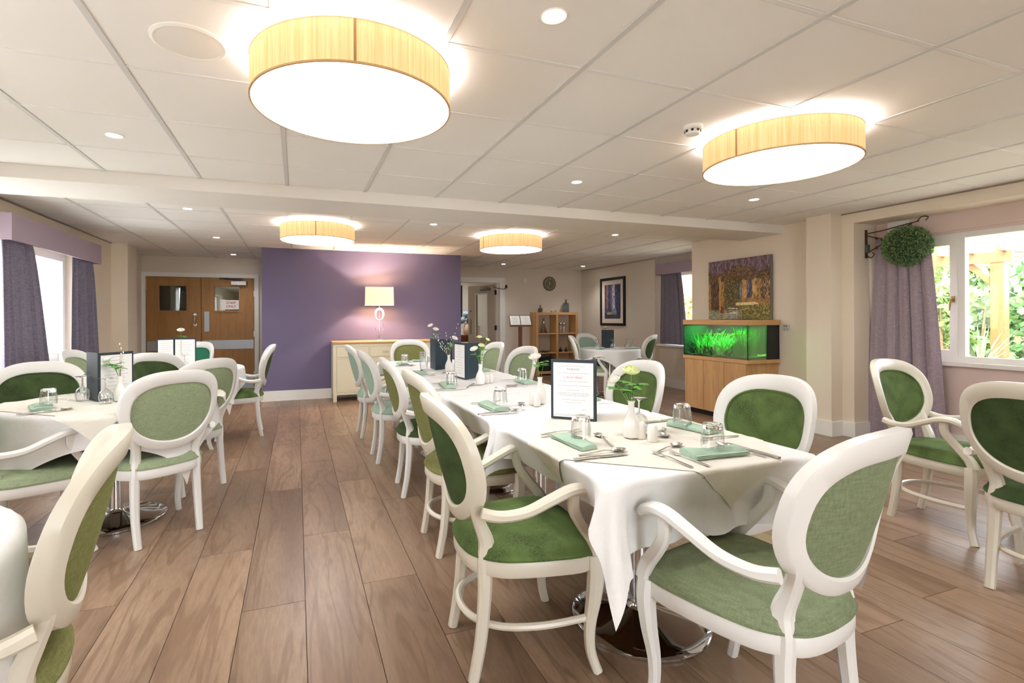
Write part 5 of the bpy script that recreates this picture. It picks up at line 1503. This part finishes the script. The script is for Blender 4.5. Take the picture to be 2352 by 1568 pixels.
def napkin_mesh(seed, w_=.215, d_=.085):
    """square napkin rolled in soft flat layers, fold side left open at the ends"""
    rg = random.Random(seed); m = MB(); n = 14
    prof = [(-.5, .001), (-.5, .004), (-.47, .010), (-.40, .016), (-.2, .019), (.1, .021), (.35, .019), (.47, .014), (.5, .008), (.49, .003), (.46, .001)]
    rings = []
    for i in range(n + 1):
        s = i / n; x_ = -w_ / 2 + w_ * s
        k = 1 + .10 * math.sin(3 * s + seed) + .04 * math.sin(9 * s + seed); h_ = 1 + .22 * math.sin(5 * s + seed * 2)
        sk = .014 * math.sin(2.2 * s + seed)
        rings.append([(x_ + sk * y_, y_ * d_ * k + sk * .5, z_ * h_ if z_ > .002 else z_) for y_, z_ in prof])
    m.loft(rings, True, True, True)
    # loose layers showing at the open edge
    for q in range(3):
        z_ = .004 + .0045 * q; rr = []
        for i in range(n + 1):
            s = i / n; x_ = -w_ / 2 - .004 + (w_ + .008) * s; o_ = .003 + .002 * math.sin(7 * s + q + seed)
            rr.append([(x_, -d_ / 2 - o_, z_ - .001), (x_, -d_ / 2 - o_ - .001, z_ + .0005), (x_, -d_ / 2 - o_, z_ + .002), (x_, -d_ / 2 + .012, z_ + .0018), (x_, -d_ / 2 + .012, z_ - .0008)])
        m.loft(rr, True, True, True)
    return m
NAP = [napkin_mesh(s).mesh('napkin') for s in (1, 2.4, 4.1)]
for q in NAP: q.materials.append(M['napkin'])
def two_mat(name, walls, solid):
    m = MB(); m.add(walls.v, walls.f); k = len(walls.f); m.add(solid.v, solid.f)
    me = bpy.data.meshes.new(name); me.from_pydata(m.v, [], m.f); me.materials.append(M['thin_glass']); me.materials.append(M['glass'])
    me.polygons.foreach_set('material_index', [0] * k + [1] * (len(m.f) - k)); return me
TUMB = two_mat('tumbler', MB().lathe([(.0385, 0), (.0390, .0012), (.0385, .0024), (.0378, .045), (.0345, .066)], 32), MB().lathe([(.0345, .066), (.0335, .078), (.031, .0838), (.024, .085), (.018, .083), (0, .083), (0, .068), (.018, .067), (.030, .0655), (.0345, .066)], 32))
HIB = two_mat('highball', MB().lathe([(.0315, .012), (.0375, .124), (.0370, .1255), (.0365, .124)], 28), MB().lathe([(.031, 0), (.0312, .012), (0, .010), (0, 0), (.031, 0)], 28))
# wine glass turned upside down: bowl rim on the cloth, foot on top
WG_B = MB().lathe([(.0293, 0), (.030, .001), (.036, .025), (.037, .045), (.030, .068), (.012, .082), (.0045, .088)], 28).mesh('bowl'); WG_B.materials.append(M['thin_glass'])
WG_S = MB().lathe([(.0040, .086), (.0036, .10), (.0036, .130), (.006, .137)], 14).mesh('stem')
WG_F = MB().lathe([(.006, .137), (.02, .142), (.034, .1435), (.0345, .145), (.0, .1455)], 28).mesh('foot')
for q in (WG_S, WG_F): q.materials.append(M['glass'])
def wineglass(label, u, v, group='upturned wine glasses', z=CLZ):
    t = thing('wine_glass', label, 'glass', (u, v, z), 0, group)
    for me, n_ in ((WG_B, 'bowl'), (WG_S, 'stem'), (WG_F, 'foot')): obj(n_, me, None, t, 40)
    return t
def tumbler(label, u, v, z, me=None, name='tumbler'):
    return tag(obj(name, me or TUMB, None, None, 40, (u, v, z)), label, 'glass', 'tumblers on the tables')

def setting(desc, u, v, face, knife=(.165, 0, 0), fork=(-.15, 0, 0), spoon=None, fork2=None, nap=0, extra=None, glass=(0.0, .0), hib=False, nrot=.0, wine=None, side='with'):
    """u,v = napkin centre, face = direction the diner looks (angle from +y), local x to the diner's right"""
    cs, sn = math.cos(face), math.sin(face)
    W_ = lambda x_, y_: (u + x_ * cs - y_ * sn, v + x_ * sn + y_ * cs)
    n_ = obj('napkin', NAP[nap % 3], None, None, 40, (u, v, CLZ)); n_.rotation_euler = (0, 0, face + nrot)
    tag(n_, 'folded pale green napkin of the ' + desc, 'napkin', 'pale green napkins')
    if glass is not None:
        gx, gy = W_(*glass)
        if hib: tumbler('tall upright glass at the ' + desc, gx, gy, CLZ + .022, HIB, 'highball_glass')
        else: tumbler('upturned glass tumbler on the napkin of the ' + desc, gx, gy, CLZ + .0225)
    if knife: a, b = W_(knife[0], knife[1]); lay(KN, 'table_knife', 'silver knife beside the napkin of the ' + desc, 'knife', a, b, face + knife[2], 'silver cutlery')
    if fork: a, b = W_(fork[0], fork[1]); lay(FK, 'table_fork', 'silver dinner fork, outer one, at the ' + desc, 'fork', a, b, face + fork[2], 'silver cutlery')
    if fork2: a, b = W_(fork2[0], fork2[1]); lay(FK, 'table_fork', 'silver dessert fork, next to the napkin, at the ' + desc, 'fork', a, b, face + fork2[2], 'silver cutlery')
    if spoon: a, b = W_(spoon[0], spoon[1]); lay(SPM, 'dessert_spoon', 'silver dessert spoon above the napkin at the ' + desc, 'spoon', a, b, face + spoon[2], 'silver cutlery')
    if extra: a, b = W_(extra[0], extra[1]); lay(SPM, 'soup_spoon', 'silver soup spoon between napkin and knife at the ' + desc, 'spoon', a, b, face + extra[2], 'silver cutlery')
H = PI / 2
# long table: near end, left side (four), right side (four), far end
setting('front place setting, nearest the camera', 1.375, 1.355, 0, (.165, -.005, 0), (-.185, .005, 0), (-.10, .115, -1.2), (-.125, -.005, 0), 0, (.13, .01, .1), (.01, .015), nrot=-.05)
setting('nearest left-side setting of the long table', 1.005, 1.665, -H, (.20, -.01, 0), (-.17, .04, 0), (.0, .13, 1.3), (-.13, .02, 0), 1, (.155, .02, 0), (.01, .02), nrot=.03)
setting('second left-side setting of the long table', .99, 2.47, -H, (.16, -.03, 0), (-.16, .03, 0), (.02, .16, 1.2), None, 2, (.125, .0, 0), (.0, .04), nrot=.04)
setting('third left-side setting of the long table', 1.0, 3.36, -H, (.16, -.03, 0), (-.16, .03, 0), (.05, .15, 1.0), None, 0, None, (.0, .03), nrot=-.1)
setting('fourth left-side setting of the long table', 1.02, 4.24, -H, (.16, -.02, 0), (-.16, .02, 0), (.1, .13, .6), None, 1, None, (.02, .02), hib=True)
setting('farthest left-side setting of the long table', 1.03, 5.10, -H, (.16, 0, 0), (-.16, 0, 0), None, None, 2, (.12, 0, 0), (.02, .02))
setting('far end setting of the long table', 1.32, 5.42, PI, (.15, 0, 0), (-.15, 0, 0), None, None, 0, None, (0, .02))
setting('nearest right-side setting of the long table', 1.60, 1.70, H, (.17, .02, 0), (-.17, .02, 0), (-.02, .16, .9), None, 1, (-.01, .19, .5), (.02, .03), nrot=.25)
setting('second right-side setting of the long table', 1.60, 2.55, H, (.16, .02, 0), (-.16, .02, 0), None, None, 2, None, None)
setting('third right-side setting of the long table', 1.60, 3.36, H, (.16, .02, 0), (-.16, .02, 0), (-.12, .10, .6), None, 0, (-.13, .14, .5), (-.02, .03))
setting('farthest right-side setting of the long table', 1.60, 4.28, H, (.16, .02, 0), (-.16, .02, 0), None, None, 1, None, (0, .02))
wineglass('upturned wine glass just behind the nearest flower vase on the long table', 1.345, 1.72)

# left-hand round tables
setting('left-edge setting of the nearer round table', -1.30, 3.31, -H * .72, (.14, .01, 0), None, None, None, 0, (.12, .03, 0), (-.0, .03), nrot=.0)
n_ = obj('napkin', NAP[1], None, None, 40, (-1.22, 3.86, CLZ)); n_.rotation_euler = (0, 0, 2.6); tag(n_, 'folded pale green napkin at the far side of the nearer round table', 'napkin', 'pale green napkins')
wineglass('upturned wine glass left of the near menu stand, in front one of two', -1.20, 3.56); wineglass('upturned wine glass left of the near menu stand, rear one of two', -1.20, 3.68)
wineglass('upturned wine glass in front of the near left-hand menu stand', -1.035, 3.40)
lay(FK, 'table_fork', 'silver fork near the far napkin of the nearer round table', 'fork', -1.32, 3.62, -1.9, 'silver cutlery')
lay(KN, 'table_knife', 'silver knife behind the white chair back on the nearer round table', 'knife', -.80, 3.32, .5, 'silver cutlery')
lay(FK, 'table_fork', 'silver fork behind the white chair back on the nearer round table', 'fork', -.74, 3.62, .5, 'silver cutlery')
for u, v, a in ((-1.0, 5.28, .1), (-.72, 5.62, 1.5)):
    pass
wineglass('upturned wine glass before the far left-hand menu stand', -1.00, 5.33)
lay(FK, 'table_fork', 'outer silver fork on the cloth at the left picture edge', 'fork', -.82, 1.40, -1.75, 'silver cutlery')
lay(FK, 'table_fork', 'inner silver fork on the cloth at the left picture edge', 'fork', -.84, 1.36, -1.75, 'silver cutlery')
# far corner table
for k, (u, v, lab) in enumerate(((4.30, 6.50, 'left of the dark menu stand on the far corner table'), (4.42, 6.62, 'beside the dark menu stand on the far corner table'), (4.50, 6.36, 'in front of the dark menu stand on the far corner table'), (4.80, 6.42, 'near the dark green chair on the far corner table'), (4.88, 6.38, 'nearest the dark green chair back on the far corner table'))):
    wineglass('upturned wine glass ' + lab, u, v)
for k, (u, v, a, lab) in enumerate(((4.32, 6.50, .6, 'left'), (4.82, 6.36, -.5, 'right'))):
    n_ = obj('napkin', NAP[k], None, None, 40, (u + .02, v - .04 + .03 * k, CLZ)); n_.rotation_euler = (0, 0, a); tag(n_, 'folded pale green napkin at the %s of the far corner table' % lab, 'napkin', 'pale green napkins')
lay(KN, 'table_knife', 'silver knife on the far corner table in front of the menu stand', 'knife', 4.66, 6.30, .3, 'silver cutlery')

# ---------------------------------------------------------------- salt and pepper
SPP = MB().lathe([(.0185, 0), (.0195, .002), (.0195, .050), (.0175, .060), (.012, .066), (.0, .068)], 28, (0, 0, 0), True).mesh('shaker_body'); SPP.materials.append(M['porcelain'])
hol = MB()
for k in range(5): hol.lathe([(.0011, 0), (0, .0002)], 6, (math.cos(k * 1.256) * .006, math.sin(k * 1.256) * .006, .0675))
HOL = hol.mesh('pour_holes'); HOL.materials.append(M['ink'])
def shakers(u, v, du, dv, where):
    for s, nm in ((0, 'salt'), (1, 'pepper')):
        t = thing(nm + '_shaker', 'white porcelain %s shaker ' % nm + where, 'shaker', (u + du * s, v + dv * s, CLZ), 0, 'white shakers on the tables')
        obj('shaker_body', SPP, None, t, 40); obj('pour_holes', HOL, None, t, 0)
shakers(1.302, 1.585, -.012, .055, 'beside the nearest flower vase')
shakers(1.235, 2.44, .0, .050, 'left of the large menu stand')
shakers(1.32, 3.42, .04, .02, 'right of the vase on the middle table')
shakers(1.33, 4.33, .03, .03, 'right of the twiggy vase')
shakers(1.35, 5.32, .04, .0, 'at the far end of the long table')
shakers(-.93, 3.53, .03, .03, 'right of the vase on the nearer round table')

# ---------------------------------------------------------------- bud vases with flowers
VM = MB().lathe([(.022, 0), (.030, .004), (.0345, .025), (.0345, .050), (.027, .075), (.0145, .100), (.0115, .120), (.0125, .138), (.0160, .148), (.0145, .148), (.010, .136), (.009, .12), (.0, .11)], 30, (0, 0, 0), True).mesh('vase'); VM.materials.append(M['porcelain'])
def rosette(parent, c, r, n_dir, material, seed, layers=4):
    """ranunculus head: cupped overlapping petals"""
    rg = random.Random(seed); D = Vector(n_dir).normalized(); A = D.orthogonal().normalized(); B = D.cross(A)
    m = MB()
    for L in range(layers):
        rr = r * 1.15 * (1 - .2 * L); tilt = .25 + .27 * L; n = 7 - L
        for k in range(n):
            a = 2 * PI * (k + .5 * (L % 2)) / n + rg.uniform(-.15, .15)
            o_ = A * math.cos(a) + B * math.sin(a); s_ = D.cross(o_)
            grid = []
            for i in range(5):
                t_ = i / 4
                row = []
                for j in range(5):
                    q = (j / 4 - .5) * 2
                    wdt = rr * .62 * math.sin(PI * (.18 + .72 * t_))
                    out = rr * (.15 + .85 * math.sin(t_ * PI * .55)) * (1 - .18 * q * q)
                    up = -rr * .45 + rr * 1.15 * t_ ** 1.3 * (.35 + tilt) + rr * .10 * q * q
                    out *= (1.08 - .26 * tilt * t_ ** 2)
                    row.append(Vector(c) + o_ * out + s_ * (q * wdt) + D * up)
                grid.append(row)
            m.loft(grid, False)
    m.lathe([(0.001, -r * .45), (r * .62, -r * .2), (r * .6, r * .15), (.001, r * .35)], 12, c)
    return obj('flower_head', m, material, parent, 60)
def leafy(parent, c, size, n, seed, up=.5):
    rg = random.Random(seed); m = MB()
    for k in range(n):
        a = 2 * PI * k / n + rg.uniform(-.4, .4); el = rg.uniform(-.1, up)
        d_ = Vector((math.cos(a) * math.cos(el), math.sin(a) * math.cos(el), math.sin(el))); s_ = d_.cross(Vector((0, 0, 1))).normalized(); u_ = s_.cross(d_)
        L = size * rg.uniform(.7, 1.1); c0 = Vector(c)
        lobes = [(0, .02), (.22, .30), (.36, .17), (.55, .36), (.70, .17), (.84, .17), (1, 0)]
        mid = [c0 + d_ * L * t_ - u_ * (L * .22 * t_ * t_) for t_, w__ in lobes]
        lf_ = [mid[i] + s_ * lobes[i][1] * L - u_ * lobes[i][1] * L * .25 for i in range(7)]; rf_ = [mid[i] - s_ * lobes[i][1] * L - u_ * lobes[i][1] * L * .25 for i in range(7)]
        m.loft([lf_, mid, rf_], False)
    return obj('leaves', m, M['leaf'], parent, 0)
def bud_vase(label, u, v, flowers, leaves, twigs=(), z=CLZ):
    t = thing('bud_vase', label, 'vase', (u, v, z), 0, 'white bud vases with flowers')
    obj('vase', VM, None, t, 40)
    for i, (dx, dy, dz, r, mt) in enumerate(flowers):
        P = cr([(0, 0, .12), (dx * .35, dy * .35, .12 + (dz - .12) * .5), (dx * .85, dy * .85, dz - r * .9), (dx, dy, dz - r * .3)], 4)
        obj('flower_stem', MB().tube(P, .0018, 6), M['stem'], t)
        rosette(t, (dx, dy, dz), r, (dx * 1.2, dy * 1.2 - .02, .12 + abs(dx) * .2), M[mt], int(u * 50 + i * 7 + v * 11))
    for i, (dx, dy, dz, s, n) in enumerate(leaves):
        leafy(t, (dx, dy, dz), s, n, int(u * 40 + v * 9 + i))
        obj('flower_stem', MB().tube([(0, 0, .12), (dx * .6, dy * .6, .12 + (dz - .12) * .6), (dx, dy, dz)], .0015, 5), M['stem'], t)
    for i, (dx, dy, dz) in enumerate(twigs):
        rg = random.Random(i + int(v * 10)); P = cr([(0, 0, .12), (dx * .3, dy * .3, .12 + (dz - .12) * .4), (dx * .7 + rg.uniform(-.01, .01), dy * .7, .12 + (dz - .12) * .72), (dx, dy, dz)], 4)
        tw = obj('twig', MB().tube(P, [.0015] * 6 + [.001] * (len(P) - 6), 5), M['twig'], t)
        bd = MB()
        for k in (4, 6, 8, 10, 12):
            c_ = P[min(k, len(P) - 1)]; bd.lathe([(.0005, -.007), (.0035, -.002), (.003, .004), (.0005, .008)], 7, (c_[0] + rg.uniform(-.006, .006), c_[1], c_[2] + .006))
        obj('buds', bd, M['petal'], tw)
# view-right direction at the tables is (+.94,-.34); offsets chosen in world axes
RX, RY = .941, -.338
def vo(r_, z_, d=0): return (r_ * RX + d * .338, r_ * RY + d * .941, z_)
def fl_(r_, z_, rad, mt='petal', d=0): a = vo(r_, z_, d); return (a[0], a[1], a[2], rad, mt)
def lv_(r_, z_, s, n, d=0): a = vo(r_, z_, d); return (a[0], a[1], a[2], s, n)
bud_vase('white bud vase with lime-white and white blooms nearest the camera on the long table', 1.262, 1.662,
         [fl_(.0, .268, .030, 'petal_y', .0), fl_(-.065, .232, .024, 'petal', .01)], [lv_(-.045, .195, .062, 6), lv_(.018, .215, .068, 6), lv_(-.01, .19, .05, 5)])
bud_vase('white bud vase with one white bloom left of the large menu stand', 1.285, 2.50, [fl_(-.028, .262, .031, 'petal')], [lv_(-.010, .215, .070, 6), lv_(.022, .235, .055, 4)])
bud_vase('white bud vase with several white blooms in front of the open blue menu stand', 1.25, 3.37,
         [fl_(-.045, .258, .028), fl_(.01, .282, .024, 'petal_y'), fl_(-.005, .345, .018, 'petal_y'), fl_(.055, .325, .016, 'petal_y')], [lv_(-.02, .215, .060, 5), lv_(.02, .255, .055, 6)])
bud_vase('white bud vase with budding twigs before the dark menu stand', 1.295, 4.31,
         [fl_(.055, .30, .026)], [lv_(.03, .24, .06, 6), lv_(-.02, .20, .04, 5)], [vo(-.10, .30), vo(-.02, .34), vo(.09, .42), vo(-.06, .26), vo(-.075, .22), vo(.02, .30), vo(-.13, .33)])
bud_vase('white bud vase with white blooms behind the dark menu stand at the far end', 1.42, 5.25, [fl_(-.05, .40, .028), fl_(.01, .36, .030)], [lv_(-.01, .29, .07, 6), lv_(.01, .25, .06, 5)])
bud_vase('white bud vase with green leaves and a bud spray before the near left menu stand', -.985, 3.47, [fl_(-.075, .245, .020)], [lv_(-.035, .215, .075, 6), lv_(-.01, .20, .055, 4)], [vo(.0, .33), vo(.012, .28)])
bud_vase('white bud vase with one white bloom before the far left menu stand', -1.06, 5.50, [fl_(-.0, .375, .030)], [lv_(0.0, .315, .065, 6)])
bud_vase('white bud vase with tiny spray behind the dark menu stand on the far corner table', 4.62, 6.72, [fl_(.0, .33, .012), fl_(-.03, .32, .010)], [lv_(0, .30, .03, 5)])

# ---------------------------------------------------------------- menu stands
def menu(label, spine, p1, p2, z=CLZ, mat_='leather', h=.285, writing=True, out1=1, back1=False, back2=True, tilt=0.0, group='menu stands'):
    """two hinged boards standing on the cloth: spine, p1, p2 are (u,v); p1 board carries the printed page on side out1"""
    t = thing('menu_stand', label, 'menu', (spine[0], spine[1], z), 0, group)
    for i, p in enumerate((p1, p2)):
        dx, dy = p[0] - spine[0], p[1] - spine[1]; L = math.hypot(dx, dy); a = math.atan2(dy, dx)
        b = obj('board', MB().bbox(0, -.003, 0, L, .003, h, .0015), M[mat_], t); b.rotation_euler = (0, 0, a)
        if (i == 0 and not back1) or (i == 1 and not back2):
            sgn = out1 if i == 0 else -out1
            y_ = .0034 * sgn
            pg = obj('menu_page', boxes((.012, y_, .012, L - .012, y_ + .0006 * sgn, h - .016)), M['paper'], b, 0)
            mx = L / 2
            rg = random.Random(int(abs(spine[0]) * 100 + i))
            # rotation so that text reads from outside
            rot = (PI / 2, 0, 0) if sgn < 0 else (PI / 2, 0, PI)
            yy_ = y_ + .0010 * sgn
            if writing:
                text('title', 'THURSDAY', .0125, M['ink'], t, (0, 0, 0), (0, 0, 0)).parent = b
                o_ = b.children[-1]; o_.location = (mx, yy_, h * .835); o_.rotation_euler = rot
                o_ = text('title', 'LUNCH MENU', .0135, M['ink_red'], b, (mx, yy_, h * .70), rot)
                lines = [(.885, .055, 'ink_light'), (.772, .075, 'ink_light'), (.635, .068, 'ink_light'), (.565, .078, 'ink_light'), (.49, .028, 'ink'), (.445, .070, 'ink_light'), (.42, .078, 'ink_light'), (.397, .066, 'ink_light'), (.33, .056, 'ink_light'), (.285, .038, 'ink_light'), (.175, .012, 'ink_light'), (.085, .080, 'ink_light'), (.065, .095, 'ink_light')]
            else:
                lines = [(.9 - .075 * k, rg.uniform(.03, .075), 'ink_light') for k in range(11)]
            lm = MB()
            for fz, hw_, mt in lines:
                x_ = mx - hw_
                cx_ = mx - (.05 if hw_ < .02 else 0); x_ = cx_ - hw_
                while x_ < cx_ + hw_:
                    w__ = rg.uniform(.004, .012); lm.box(x_, y_ + .0005 * sgn, h * fz - .0011, min(x_ + w__, cx_ + hw_), y_ + .0010 * sgn, h * fz + .0011); x_ += w__ + .0022
            o_ = obj('menu_line', lm, M['ink_light'], b, 0); o_['kind'] = 'stuff'
    return t
menu('large dark menu stand with a printed lunch menu facing the camera on the long table', (1.305, 1.975), (1.148, 2.118), (1.405, 2.15), mat_='leather', out1=1, back2=True)
menu('blue-grey open menu stand showing a narrow white page, in the middle of the long table', (1.236, 3.66), (1.215, 3.88), (1.41, 3.80), mat_='teal_leather', writing=False, out1=1, back1=False)
menu('dark teal menu stand behind the twiggy vase near the far end of the long table', (1.205, 4.43), (1.215, 4.66), (1.40, 4.55), mat_='teal_leather', writing=False, back1=True)
menu('dark menu stand with a white page on the nearer left-hand round table', (-1.095, 3.475), (-.965, 3.645), (-1.20, 3.63), mat_='leather', writing=False, out1=-1)
menu('open menu stand with two white pages before the wooden double doors', (-1.20, 5.90), (-.99, 5.86), (-1.33, 5.78), mat_='leather', writing=False, out1=-1, back2=False)
menu('plain dark menu stand on the far corner table under the framed picture', (4.50, 6.64), (4.69, 6.60), (4.60, 6.80), mat_='leather', writing=False, back1=True, group=None)
